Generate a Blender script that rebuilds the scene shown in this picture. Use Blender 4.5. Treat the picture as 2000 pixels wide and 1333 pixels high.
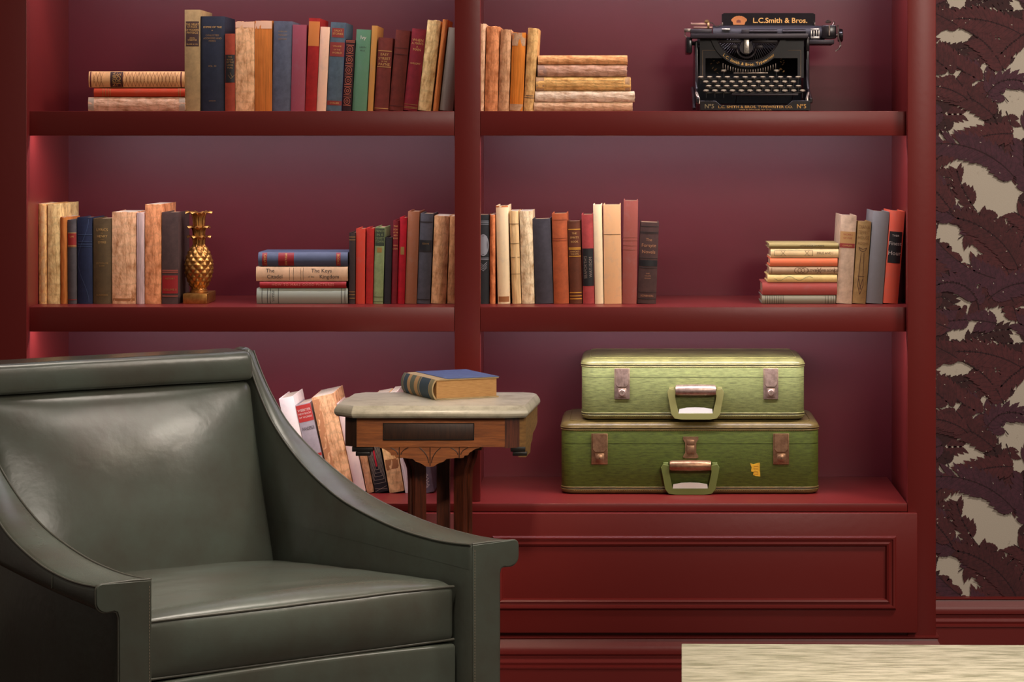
import bpy, bmesh, math, random
from mathutils import Vector, Matrix, noise
random.seed(7)
PI = math.pi
for o in list(bpy.data.objects): bpy.data.objects.remove(o)
SC = bpy.context.scene
COL = SC.collection
# ------------------------------------------------------------------ camera
F = 5000.0; D = 5.75; H = 1.276; VX = 1230.0; VY = 265.0     # focal length in px, distance, eye height, vanishing point
def PX(x, y, Y=0.0):
    """photo measurement -> metres at depth Y (used to take sizes from the photograph)"""
    d = D + Y
    return ((x-VX)*d/F, H-(y-VY)*d/F)
def WX(x, Y=0.0): return (x-VX)*(D+Y)/F
def WZ(y, Y=0.0): return H-(y-VY)*(D+Y)/F
cam_d = bpy.data.cameras.new('camera'); cam = bpy.data.objects.new('camera', cam_d); COL.objects.link(cam)
cam.location = (0, -D, H); cam.rotation_euler = (PI/2, 0, 0)
cam_d.sensor_width = 36; cam_d.lens = 36*F/2000
cam_d.shift_x = (1000-VX)/2000; cam_d.shift_y = -(666.5-VY)/2000
cam_d.clip_start = 0.05
SC.camera = cam
# ------------------------------------------------------------------ light and exposure
vs = SC.view_settings
vs.view_transform = 'Standard'; vs.look = 'None'; vs.gamma = 1.0; vs.use_curve_mapping = False
vs.exposure = 0.0
w = bpy.data.worlds.new('world'); SC.world = w; w.use_nodes = True
w.node_tree.nodes['Background'].inputs[0].default_value = (1.0, 0.80, 0.66, 1)
w.node_tree.nodes['Background'].inputs[1].default_value = 0.085
def area(loc, target, sx, sy, power, color, spread=PI, name='ceiling_or_fill_light'):
    l = bpy.data.lights.new(name, 'AREA'); l.shape = 'RECTANGLE'; l.size = sx; l.size_y = sy
    l.energy = power; l.color = color; l.spread = spread
    o = bpy.data.objects.new(name, l); COL.objects.link(o); o.location = loc
    o.rotation_euler = (Vector(target)-Vector(loc)).to_track_quat('-Z', 'Y').to_euler()
    return o
WARM = (1.0, 0.80, 0.60); NEUT = (1.0, 0.88, 0.76); COOL = (0.93, 0.86, 1.0)
area((1.75, -1.35, 3.0), (0.9, 0.1, 0.9), 0.6, 0.4, 20, NEUT, 2.2)                 # ceiling light by the right of the case
area((1.4, -4.4, 2.5), (0.3, -0.3, 0.8), 1.0, 0.7, 12, NEUT, 1.5)                 # added soft fill from the front, not a real fixture
area((1.0, -1.55, 3.35), (-0.85, -0.85, 0.65), 1.5, 0.10, .75, NEUT, 0.5)           # ceiling track trained on the armchair
area((1.95, -1.95, 2.95), (-1.05, -0.85, 0.62), 0.5, 0.05, 0.14, WARM, 0.45)
area((-0.25, -0.30, 3.0), (-0.62, -1.2, 0.45), 1.3, 0.08, 2.8, NEUT, 0.9)
area((-0.55, -2.0, 3.0), (-0.66, -1.25, 0.4), 0.5, 0.2, 2.2, NEUT, 0.6)
area((-0.2, -2.9, 2.2), (-0.41, -0.48, 0.72), 0.2, 0.2, 0.30, WARM, 0.28)          # over the side table
area((0.5, -2.2, 2.6), (0.5, -1.9, 0.45), 0.4, 0.4, 6.5, NEUT, 1.0)         # over the coffee table
LED_POWER = 4.9
# ------------------------------------------------------------------ materials
def lin(c):
    return tuple(((v/255)/12.92 if v/255 <= 0.04045 else ((v/255+0.055)/1.055)**2.4) for v in c)+(1.0,)
MATS = {}
def mat(name, col, rough=0.6, metal=0.0, col2=None, scale=30, bump=0.0, bscale=200, stretch=(1,1,1), spec=0.5,
        mixpos=(0.4, 0.62), coat=0.0, emit=0.0, detail=6, weave=None, wcol=None):
    if name in MATS: return MATS[name]
    m = bpy.data.materials.new(name); m.use_nodes = True; nt = m.node_tree; N = nt.nodes; L = nt.links
    b = N['Principled BSDF']
    b.inputs['Roughness'].default_value = rough; b.inputs['Metallic'].default_value = metal
    b.inputs['Specular IOR Level'].default_value = spec; b.inputs['Coat Weight'].default_value = coat
    b.inputs['Coat Roughness'].default_value = 0.15
    b.inputs['Base Color'].default_value = lin(col)
    tc = N.new('ShaderNodeTexCoord'); mp = N.new('ShaderNodeMapping'); mp.inputs['Scale'].default_value = stretch
    L.new(tc.outputs['Object'], mp.inputs['Vector'])
    cur = None
    if col2:
        n = N.new('ShaderNodeTexNoise'); n.inputs['Scale'].default_value = scale; n.inputs['Detail'].default_value = detail
        n.inputs['Roughness'].default_value = 0.65
        L.new(mp.outputs[0], n.inputs['Vector'])
        r = N.new('ShaderNodeValToRGB'); r.color_ramp.elements[0].position = mixpos[0]; r.color_ramp.elements[1].position = mixpos[1]
        r.color_ramp.elements[0].color = lin(col); r.color_ramp.elements[1].color = lin(col2)
        L.new(n.outputs['Fac'], r.inputs[0]); cur = r.outputs[0]
    if weave:
        wv = N.new('ShaderNodeTexWave'); wv.wave_type = 'BANDS'; wv.bands_direction = weave[0]; wv.inputs['Scale'].default_value = weave[1]
        wv.inputs['Distortion'].default_value = weave[2]; wv.inputs['Detail'].default_value = 2; wv.inputs['Detail Scale'].default_value = 3
        L.new(tc.outputs['Object'], wv.inputs['Vector'])
        r2 = N.new('ShaderNodeValToRGB'); r2.color_ramp.elements[0].position = weave[3]; r2.color_ramp.elements[1].position = min(1, weave[3]+0.25)
        r2.color_ramp.elements[0].color = (1, 1, 1, 1); r2.color_ramp.elements[1].color = (0, 0, 0, 1)
        L.new(wv.outputs['Fac'], r2.inputs[0])
        mx = N.new('ShaderNodeMix'); mx.data_type = 'RGBA'
        mx.inputs[7].default_value = lin(wcol)
        if cur: L.new(cur, mx.inputs[6])
        else: mx.inputs[6].default_value = lin(col)
        mu = N.new('ShaderNodeMath'); mu.operation = 'MULTIPLY'; mu.inputs[1].default_value = weave[4] if len(weave) > 4 else 0.6
        L.new(r2.outputs[0], mu.inputs[0]); L.new(mu.outputs[0], mx.inputs[0]); cur = mx.outputs[2]
    if cur: L.new(cur, b.inputs['Base Color'])
    if bump > 0:
        n2 = N.new('ShaderNodeTexNoise'); n2.inputs['Scale'].default_value = bscale; n2.inputs['Detail'].default_value = 5
        L.new(mp.outputs[0], n2.inputs['Vector'])
        bp = N.new('ShaderNodeBump'); bp.inputs['Strength'].default_value = 1.0; bp.inputs['Distance'].default_value = bump
        L.new(n2.outputs['Fac'], bp.inputs['Height']); L.new(bp.outputs[0], b.inputs['Normal'])
    if emit > 0:
        b.inputs['Emission Color'].default_value = (COOL[0], COOL[1], COOL[2], 1); b.inputs['Emission Strength'].default_value = emit
    MATS[name] = m
    return m
PAINT = mat('burgundy paint', (121, 37, 34), 0.37, bump=0.0002, bscale=60, spec=0.42)
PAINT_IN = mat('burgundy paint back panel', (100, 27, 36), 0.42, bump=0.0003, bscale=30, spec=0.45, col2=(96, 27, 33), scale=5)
# ------------------------------------------------------------------ builders
class MB:
    def __init__(s): s.bm = bmesh.new(); s.mi = 0
    def face(s, vs_):
        try:
            f = s.bm.faces.new(vs_); f.material_index = s.mi; return f
        except ValueError: return None
    def v(s, p): return s.bm.verts.new(p)
    def box(s, x0, x1, y0, y1, z0, z1, bev=0.0, seg=2):
        g = bmesh.new(); bmesh.ops.create_cube(g, size=1.0)
        for v in g.verts: v.co = Vector(((x0+x1)/2+v.co.x*(x1-x0), (y0+y1)/2+v.co.y*(y1-y0), (z0+z1)/2+v.co.z*(z1-z0)))
        if bev > 0: bmesh.ops.bevel(g, geom=g.edges[:], offset=bev, segments=seg, affect='EDGES', profile=0.5)
        s.merge(g)
        return s
    def merge(s, g, M=None):
        mp = {}
        for v in g.verts: mp[v.index if v.index >= 0 else id(v)] = None
        g.verts.index_update()
        nv = [s.bm.verts.new((M @ v.co) if M else v.co) for v in g.verts]
        for f in g.faces:
            try:
                nf = s.bm.faces.new([nv[v.index] for v in f.verts]); nf.material_index = s.mi
            except ValueError: pass
        g.free()
    def loft(s, rings, closed=True, cap=True):
        R = [[s.v(p) for p in r] for r in rings]; n = len(R[0])
        for a, b in zip(R[:-1], R[1:]):
            for i in range(n if closed else n-1):
                j = (i+1) % n; s.face([a[i], a[j], b[j], b[i]])
        if cap and closed:
            s.face(list(reversed(R[0]))); s.face(R[-1])
        return s
    def prism(s, pts, f0, f1):
        """pts 2-D; f0/f1 map a 2-D point to the two end faces"""
        return s.loft([[f0(p) for p in pts], [f1(p) for p in pts]])
    def lathe(s, prof, cx=0, cy=0, cz=0, n=32, axis='z', cap=True):
        rings = []
        for r, h in prof:
            ring = []
            for i in range(n):
                a = 2*PI*i/n; c, q = r*math.cos(a), r*math.sin(a)
                ring.append((cx+c, cy+q, cz+h) if axis == 'z' else ((cx+h, cy+c, cz+q) if axis == 'x' else (cx+c, cy+h, cz+q)))
            rings.append(ring)
        return s.loft(rings, True, cap)
    def tube(s, path, r, n=8, cap=True, rad=None):
        P = [Vector(p) for p in path]; rings = []
        up = Vector((0.123, 0.31, 0.94)).normalized()
        for i, p in enumerate(P):
            t = (P[min(i+1, len(P)-1)]-P[max(i-1, 0)]).normalized()
            a = t.cross(up); a = a.normalized() if a.length > 1e-6 else Vector((1, 0, 0)); b = t.cross(a).normalized(); up = -b if False else up
            rr = rad[i] if rad else r
            rings.append([p+a*rr*math.cos(2*PI*k/n)+b*rr*math.sin(2*PI*k/n) for k in range(n)])
        return s.loft(rings, True, cap)
    def build(s, name, mats, parent=None, smooth=35, mods=None):
        bmesh.ops.recalc_face_normals(s.bm, faces=s.bm.faces[:])
        me = bpy.data.meshes.new(name); s.bm.to_mesh(me); s.bm.free()
        for m in (mats if isinstance(mats, (list, tuple)) else [mats]): me.materials.append(m)
        if smooth: 
            me.shade_smooth()
            me.set_sharp_from_angle(angle=math.radians(smooth))
        o = bpy.data.objects.new(name, me); COL.objects.link(o)
        if parent: o.parent = parent
        return o
def thing(name, label, cat, loc=(0, 0, 0), rot=(0, 0, 0), group=None):
    o = bpy.data.objects.new(name, None); COL.objects.link(o); o.location = loc; o.rotation_euler = rot
    o.empty_display_size = 0.02
    o['label'] = label; o['category'] = cat
    if group: o['group'] = group
    return o
def struct(o): o['kind'] = 'structure'; return o
def rounded_box(mb, half, r, fn, n=(10, 10, 6)):
    """surface of a rounded box; fn maps (x,y,z) of the box to its final place"""
    def samples(h, rr, k):
        a = [-h, -h+rr*0.08, -h+rr*0.3, -h+rr*0.6, -h+rr]
        inner = [-(h-rr)+2*(h-rr)*i/k for i in range(1, k)]
        return a+inner+[-q for q in reversed(a)]
    S = [samples(half[i], r, n[i]) for i in range(3)]
    cache = {}
    def vert(p):
        q = Vector([max(-(half[i]-r), min(half[i]-r, p[i])) for i in range(3)])
        d = Vector(p)-q
        if d.length > 1e-9:
            d = d.normalized()*r
        k = tuple(round(c, 7) for c in p)
        if k not in cache: cache[k] = mb.v(fn(*(q+d)))
        return cache[k]
    for ax in range(3):
        o1, o2 = [(1, 2), (2, 0), (0, 1)][ax]
        for sgn in (-1, 1):
            A, B = S[o1], S[o2]
            for i in range(len(A)-1):
                for j in range(len(B)-1):
                    c = []
                    for (ii, jj) in ((i, j), (i+1, j), (i+1, j+1), (i, j+1)):
                        p = [0, 0, 0]; p[ax] = sgn*half[ax]; p[o1] = A[ii]; p[o2] = B[jj]; c.append(vert(p))
                    mb.face(c if sgn > 0 else list(reversed(c)))
    return mb
def text_verts(txt, size, bold=0.0, spacing=1.0, sx=1.0, extr=0.0):
    cu = bpy.data.curves.new('lettering', 'FONT'); cu.body = txt; cu.size = size; cu.align_x = 'CENTER'; cu.align_y = 'CENTER'
    cu.offset = bold; cu.space_character = spacing; cu.resolution_u = 3; cu.extrude = extr
    o = bpy.data.objects.new('lettering', cu); COL.objects.link(o)
    me = bpy.data.meshes.new_from_object(o); bpy.data.objects.remove(o); bpy.data.curves.remove(cu)
    for v in me.vertices: v.co.x *= sx
    return me
def lettering(txt, size, fn, m, parent, bold=0.0, spacing=1.0, sx=1.0):
    """fn maps flat text (x,y) to 3-D"""
    me = text_verts(txt, size, bold, spacing, sx)
    for v in me.vertices: v.co = Vector(fn(v.co.x, v.co.y))
    me.materials.clear(); me.materials.append(m); me.name = 'lettering'
    o = bpy.data.objects.new('lettering', me); COL.objects.link(o); o.parent = parent
    return o
# ------------------------------------------------------------------ the setting
FLOORM = mat('dark wood floor', (70, 42, 28), 0.4, col2=(46, 26, 18), scale=6, stretch=(1, 12, 1))
mb = MB(); mb.box(-3.2, 3.2, -6.4, 0.6, -0.05, 0.0); struct(mb.build('floor', FLOORM, smooth=0))
WALL_Y = 0.46
# wallpaper: one wall mesh, the printed ferns are part of it
def build_wallpaper():
    rnd = random.Random(11)
    cream = mat('wallpaper ground', (198, 188, 172), 0.8, bump=0.0003, bscale=300)
    tones = [mat('wallpaper fern oxblood', (82, 36, 40), 0.75, col2=(66, 28, 32), scale=120),
             mat('wallpaper fern dark', (62, 28, 30), 0.75, col2=(50, 22, 26), scale=120),
             mat('wallpaper fern plum', (82, 42, 56), 0.75, col2=(66, 34, 46), scale=120),
             mat('wallpaper fern red', (90, 40, 44), 0.75, col2=(74, 33, 37), scale=120)]
    vein = mat('wallpaper fern vein', (48, 22, 28), 0.8)
    mb = MB(); X0, X1 = -2.6, 3.2
    mb.box(X0, X1, WALL_Y, WALL_Y+0.12, 0, 3.0)
    PERX, PERZ = 0.56, 650*6.21/5000
    gaps = [(1858,6,12,7),(1985,16,14,13),(1865,70,36,11),(1857,143,22,12),(1907,157,10,12),(1922,138,7,13),(1980,190,18,8),
            (1851,222,13,10),(1838,266,10,8),(1864,272,5,8),(1990,262,13,14),(1905,342,25,20),(1930,355,16,12),(1962,396,27,28),(1908,398,11,9),
            (1850,452,25,16),(1862,474,18,18),(1885,505,16,11),(1905,532,9,5),(1884,597,16,13),(1992,600,12,9),(1868,655,22,8),(1898,634,10,11),
            (1985,668,13,12),(1968,178,8,6), (2030,300,22,16),(2060,480,26,24),(2030,100,20,14),(2100,220,26,20),(2130,420,20,18),(2180,580,26,20),(2080,640,18,14),
            (2150,60,22,16),(2210,330,20,18)]
    G = [(((x-VX)*6.21/5000) % PERX, ((H-(y-VY)*6.21/5000)) % PERZ, rx*6.21/5000, ry*6.21/5000) for x, y, rx, ry in gaps]
    def ingap(x, z, f=1.0):
        x %= PERX; z %= PERZ
        for gx, gz, rx, rz in G:
            dx = abs(x-gx); dx = min(dx, PERX-dx); dz = abs(z-gz); dz = min(dz, PERZ-dz)
            if (dx/rx)**2+(dz/rz)**2 < f: return True
        return False
    layer = [0]
    VXM = 0.58   # right of the case only
    def put(pts, mi, off):
        P = [(x, z) for x, z in pts]
        if min(p[0] for p in P) < VXM or max(p[0] for p in P) > X1-0.9: return
        if min(p[1] for p in P) < 0.02 or max(p[1] for p in P) > 2.2: return
        mb.mi = mi; mb.face([mb.v((x, WALL_Y-off, z)) for x, z in P])
    def frond(x, z, ang, Lf, tone, curve, lw):
        off = 0.0003+layer[0]*0.00004
        n = max(7, int(Lf/0.0132)); pts = []; a = ang; px, pz = x, z
        for i in range(n+1):
            pts.append((px, pz, a)); px += Lf/n*math.cos(a); pz += Lf/n*math.sin(a); a += curve/n
        for i in range(1, n+1):
            f = i/n; ll = lw*(math.sin(PI*min(1, 0.30+0.70*(1-f))**0.8)*0.55+0.45*(1-f)+0.10)
            for sd in (-1, 1):
                bx, bz, ba = pts[i]; la = ba+sd*(1.12-0.45*f)+rnd.uniform(-.05, .05)
                tx, tz = bx+ll*math.cos(la), bz+ll*math.sin(la)
                if ingap(bx+0.5*(tx-bx), bz+0.5*(tz-bz)) : continue
                k = 1.0
                while k > 0.45 and ingap(bx+k*(tx-bx), bz+k*(tz-bz), 0.9): k -= 0.1
                ll2 = ll*k; wd = 0.0088*(0.62+0.45*(1-f))*min(1, ll/0.04)+0.001
                ux, uz = math.cos(la), math.sin(la); nx, nz = -uz, ux
                left, right = [], []; m = 5
                for q in range(m):
                    s0 = (q+0.1)/m; s1 = (q+0.85)/m
                    for s_, ex in ((s0, 0.90), (s1, 1.14)):
                        wv = wd*ex*math.sin(PI*min(1, 0.25+0.75*s_)**1.15)*1.0
                        wv = max(0.0008, wv)
                        cx, cz = bx+ll2*s_*ux+0.06*ll2*s_*s_*nx*-sd, bz+ll2*s_*uz+0.06*ll2*s_*s_*nz*-sd
                        left.append((cx+nx*wv, cz+nz*wv)); right.append((cx-nx*wv, cz-nz*wv))
                tip = (bx+ll2*ux-0.06*ll2*nx*sd, bz+ll2*uz-0.06*ll2*nz*sd)
                put(left+[tip]+right[::-1], tone, off+0.000004*(i % 3))
                e = 0.00045
                put([(bx+nx*e, bz+nz*e), (bx+ll2*.85*ux+nx*e*.3, bz+ll2*.85*uz+nz*e*.3), (bx+ll2*.85*ux-nx*e*.3, bz+ll2*.85*uz-nz*e*.3), (bx-nx*e, bz-nz*e)], 5, off+0.000014)
        for i in range(n):
            (x0, z0, a0), (x1, z1, a1) = pts[i], pts[i+1]; e = 0.0011
            if ingap(x0, z0): continue
            put([(x0-math.sin(a0)*e, z0+math.cos(a0)*e), (x1-math.sin(a1)*e, z1+math.cos(a1)*e), (x1+math.sin(a1)*e, z1-math.cos(a1)*e), (x0+math.sin(a0)*e, z0-math.cos(a0)*e)], 5, off+0.00002)
    # one repeat of the print: small dark filler first, the long arching fronds last
    motif = []
    for i in range(74): motif.append((rnd.uniform(0, PERX), rnd.uniform(0, PERZ), rnd.uniform(0, 2*PI), rnd.uniform(.10, .16), rnd.choice([2, 2, 1]), rnd.uniform(-1, 1), .046))
    for i in range(46): motif.append((rnd.uniform(0, PERX), rnd.uniform(0, PERZ), rnd.uniform(PI*0.5, PI*1.1), rnd.uniform(.16, .24), rnd.choice([1, 3, 4, 4, 3]), rnd.choice([-1, 1])*rnd.uniform(.5, 1.1), .058))
    big = [(1985,352,2.25,.235,3,1.05,.066),(1998,70,2.6,.20,4,.75,.062),(1925,190,1.1,.10,3,-1.5,.05),(1990,530,1.95,.20,1,1.0,.062),
           (1930,585,.75,.12,3,-.9,.06),(1912,605,1.75,.13,3,1.8,.05),(1870,700-650,2.6,.1,1,.2,.04),(1890,195,2.5,.09,4,.6,.045),(1860,415,2.2,.14,4,.2,.055)]
    for x, y, a, l, t, c, lw in big: motif.append(((x-VX)*6.21/5000, H-(y-VY)*6.21/5000, a, l, t, c, lw))
    for mo in motif:
        x, z, a, l, t, c, lw = mo; layer[0] += 1
        for ix in range(0, 7):
            for iz in range(-2, 4):
                xx = (x % PERX)+ix*PERX; zz = (z % PERZ)+iz*PERZ
                if VXM-.15 < xx < 2.0 and -.2 < zz < 2.3:
                    frond(xx, zz, a, l, t, c, lw)
    for i in range(900):
        x = rnd.uniform(.72, 2.2); z = rnd.uniform(.2, 2.1); a = rnd.uniform(0, PI); l = rnd.uniform(.0012, .0032); e = rnd.uniform(.0007, .0013)
        c, s_ = math.cos(a), math.sin(a)
        put([(x-l*c, z-l*s_), (x+e*s_, z-e*c), (x+l*c, z+l*s_), (x-e*s_, z+e*c)], 0, 0.0060)
    return struct(mb.build('wall_back', [cream]+tones+[vein], smooth=0))
build_wallpaper()
# skirting profile: (distance out from the wall, height)
HB = WZ(1165, WALL_Y)
def skirting_profile(out=0.022):
    z = lambda y: WZ(y, WALL_Y)
    return [(0, 0), (out, 0), (out, z(1222)), (out+.003, z(1221)), (out+.003, z(1218)), (out-.004, z(1216)), (out-.002, z(1211)), (out-.008, z(1206)),
            (out-.014, z(1205)), (out-.014, z(1200)), (out-.007, z(1197)), (out-.006, z(1190)), (out-.010, z(1182)), (out-.016, z(1174)), (out-.017, z(1171)), (out-.013, z(1169)), (out-.013, z(1166)), (0, z(1165))]
mb = MB(); pr = skirting_profile(.028)
CASE_R = WX(1828, -.03)
mb.prism(pr, lambda p: (CASE_R+.001, WALL_Y-p[0]-.0005, p[1]), lambda p: (3.2, WALL_Y-p[0]-.0005, p[1]))
struct(mb.build('baseboard_right', PAINT, smooth=30))
# ------------------------------------------------------------------ bookcase
ZT = H+(VY-217)*D/F; ZM = WZ(600); ZB = WZ(984, -.03)          # tops of the shelves
TH = 0.0555; YB = 0.42
XL = WX(54); XR = WX(1779); XD0, XD1 = WX(900), WX(924)         # insides of the case, divider panel
CASE_TOP = 2.45
bc = thing('bookcase', 'tall burgundy painted built-in bookcase with two bays of thick shelves over panelled doors', 'bookcase', (WX(900), 0.2, 0))
OX, OY = WX(900), 0.2
def bpart(name, build, m=PAINT, sm=30):
    mb = MB(); build(mb); o = mb.build(name, m, bc, smooth=sm)
    o.matrix_parent_inverse = Matrix.Translation((-OX, -OY, 0)); return o
bpart('back_panel', lambda b: b.box(XL-.03, WX(912), YB, YB+.018, ZB-.05, CASE_TOP), PAINT_IN)
bpart('back_panel', lambda b: b.box(WX(912), XR+.03, YB, YB+.018, ZB-.05, CASE_TOP), PAINT_IN)
bpart('side_panel', lambda b: b.box(XL-.03, XL, .001, YB-.0005, ZB+.0005, CASE_TOP))
bpart('side_panel', lambda b: b.box(XR, CASE_R-.002, .001, YB+.018, 0.02, CASE_TOP))
bpart('divider', lambda b: b.box(XD0, XD1, .0205, YB-.0005, ZB+.0005, CASE_TOP))
bpart('stile', lambda b: b.box(WX(-260, -.03), WX(52, -.03), -.03, .0005, 0.02, CASE_TOP, .0015))
bpart('stile', lambda b: b.box(WX(1772.5, -.03), CASE_R, -.03, .0005, 0.02, CASE_TOP, .0015))
bpart('stile', lambda b: b.box(WX(888), WX(938), -.001, .02, ZB+.0005, CASE_TOP, .001))
for z in (ZM, ZT, ZT+0.4405, ZT+.881):
    for a, c in ((XL+.0003, XD0-.0003), (XD1+.0003, XR-.0003)):
        x0 = a if a < -1 else WX(938.3); x1 = WX(887.7) if c < 0 else c
        bpart('shelf', lambda b: (b.box(x0, x1, 0, .022, z-TH, z, .0016), b.box(a, c, .022, YB-.0005, z-.034, z-.0001)))
# counter (lowest shelf): runs in front of the divider
bpart('counter', lambda b: (b.box(WX(52, -.03)+.0005, WX(1772.5, -.03)-.0005, -.03, YB-.0005, ZB-.018, ZB, .0015)))
bpart('case_front', lambda b: (b.box(WX(52, -.03)+.0005, WX(1772.5, -.03)-.0005, -.026, 0.0, 0.13, ZB-.0185)))
# doors with raised frame moulding
def door(x0, x1, mx0, mx1):
    zt, zb = WZ(1003, -.045), WZ(1237, -.045); y0 = -.046
    t = bpart('door', lambda b: (b.box(x0, x1, y0, -.0305, zb, zt, .002)))
    o0, o1, oz1, oz0 = WX(mx0, y0), WX(mx1, y0), WZ(1047, y0), WZ(1190, y0)
    prof = [(0, .0), (0, .006), (.003, .0095), (.007, .0095), (.009, .006), (.013, .0055), (.017, .009), (.021, .007), (.024, .0), (.026, -.008)]
    mb = MB(); rings = []
    for (sx, sz) in ((0, 0), (1, 0), (1, 1), (0, 1), (0, 0)):
        ring = []
        for d, hgt in prof:
            x = (o0+d) if sx == 0 else (o1-d); z = (oz0+d) if sz == 0 else (oz1-d)
            ring.append((x, y0-hgt, z))
        rings.append(ring)
    mb.loft(rings, closed=False)
    o = mb.build('door_moulding', PAINT, t, smooth=30)
    return t
door(WX(919, -.045), WX(1792, -.045), 962, 1750)
door(WX(20, -.045), WX(915, -.045), 62, 873)
# plinth moulding around the foot of the case
def plinth(mb):
    pr = skirting_profile(.020)
    X1 = CASE_R; X0 = WX(-260, -.03); rings = []
    for (x, y, sx, sy) in ((X0, -.03, 0, -1), (X1, -.03, 1, -1), (X1, WALL_Y-.03, 1, 0)):
        rings.append([(x+sx*p[0], y+sy*p[0], p[1]) for p in pr])
    mb.loft(rings)
bpart('plinth', plinth)
LEDM = mat('led strip', (255, 255, 255), 0.5, emit=1.0)
for z in (ZM, ZT, ZT+0.4405):
    for a, c in ((XL+.02, XD0-.02), (XD1+.02, XR-.02)):
        y0, y1 = (.034, .046)
        o = bpart('light_strip', lambda b: b.box(a, c, y0, y1, z-.040, z-.0345), LEDM); o['label'] = 'white under-shelf light strip'
        l = area(((a+c)/2, (y0+y1)/2, z-.0405), ((a+c)/2, (y0+y1)/2+.09, z-.25), abs(c-a), .010, LED_POWER*(.86 if c < 0 else 1), COOL, PI, 'under_shelf_light')
# ------------------------------------------------------------------ books
PAPER = mat('aged page edges', (206, 176, 138), 0.9, col2=(176, 142, 104), scale=60, stretch=(40, 1, 1), bump=0.0003, bscale=300)
PAPERW = mat('pale page edges', (214, 196, 172), 0.9, col2=(190, 168, 142), scale=60, stretch=(40, 1, 1), bump=0.0003, bscale=300)
GOLD = mat('gilt lettering', (214, 168, 96), 0.45, metal=0.3)
DGOLD = mat('dulled gilt', (160, 120, 62), 0.5, metal=0.2)
SILV = mat('silver blocking', (150, 152, 156), 0.45, metal=0.3)
INK = mat('black ink', (44, 34, 30), 0.8); INKB = mat('brown ink', (92, 60, 38), 0.8); INKR = mat('red ink', (150, 40, 36), 0.8)
WHT = mat('white print', (220, 205, 190), 0.8)
def dk(c, f): return tuple(max(0, min(255, v*f)) for v in c)
def book_mat(key, col, style):
    col = dk(col, 1.10 if style == 'cloth' else 1.16)
    if style == 'cloth':
        return mat('cloth '+key, col, 0.72, col2=dk(col, 0.80), scale=45, bump=0.00012, bscale=900, mixpos=(.35, .7), spec=.3)
    if style == 'faded':
        return mat('faded cloth '+key, col, 0.75, col2=tuple(c*.75+38 for c in col), scale=35, bump=0.00015, bscale=700, mixpos=(.5, .75), spec=.3)
    if style == 'torn':     # stripped spine: paper, glue and thread
        return mat('stripped spine '+key, col, 0.9, col2=dk((col[0], col[1]*.86, col[2]*.72), 0.74), scale=34, bump=0.0009, bscale=130, stretch=(2.6, 1, 0.9), mixpos=(.44, .66), spec=.2, detail=10,
                   weave=('Z', 14, 5, .012, .20), wcol=dk(col, 0.62))
    if style == 'ridged':   # bare sewn gatherings, fine lines along the spine
        return mat('sewn spine '+key, col, 0.9, col2=dk(col, 0.82), scale=30, bump=0.0009, bscale=120, stretch=(9, 1, 0.25), mixpos=(.4, .7), spec=.2,
                   weave=('X', 60, 1.2, .05, .15), wcol=dk(col, 0.55))
    return mat('plain '+key, col, 0.6, col2=dk(col, .88), scale=20, bump=0.0001, bscale=500)
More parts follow.
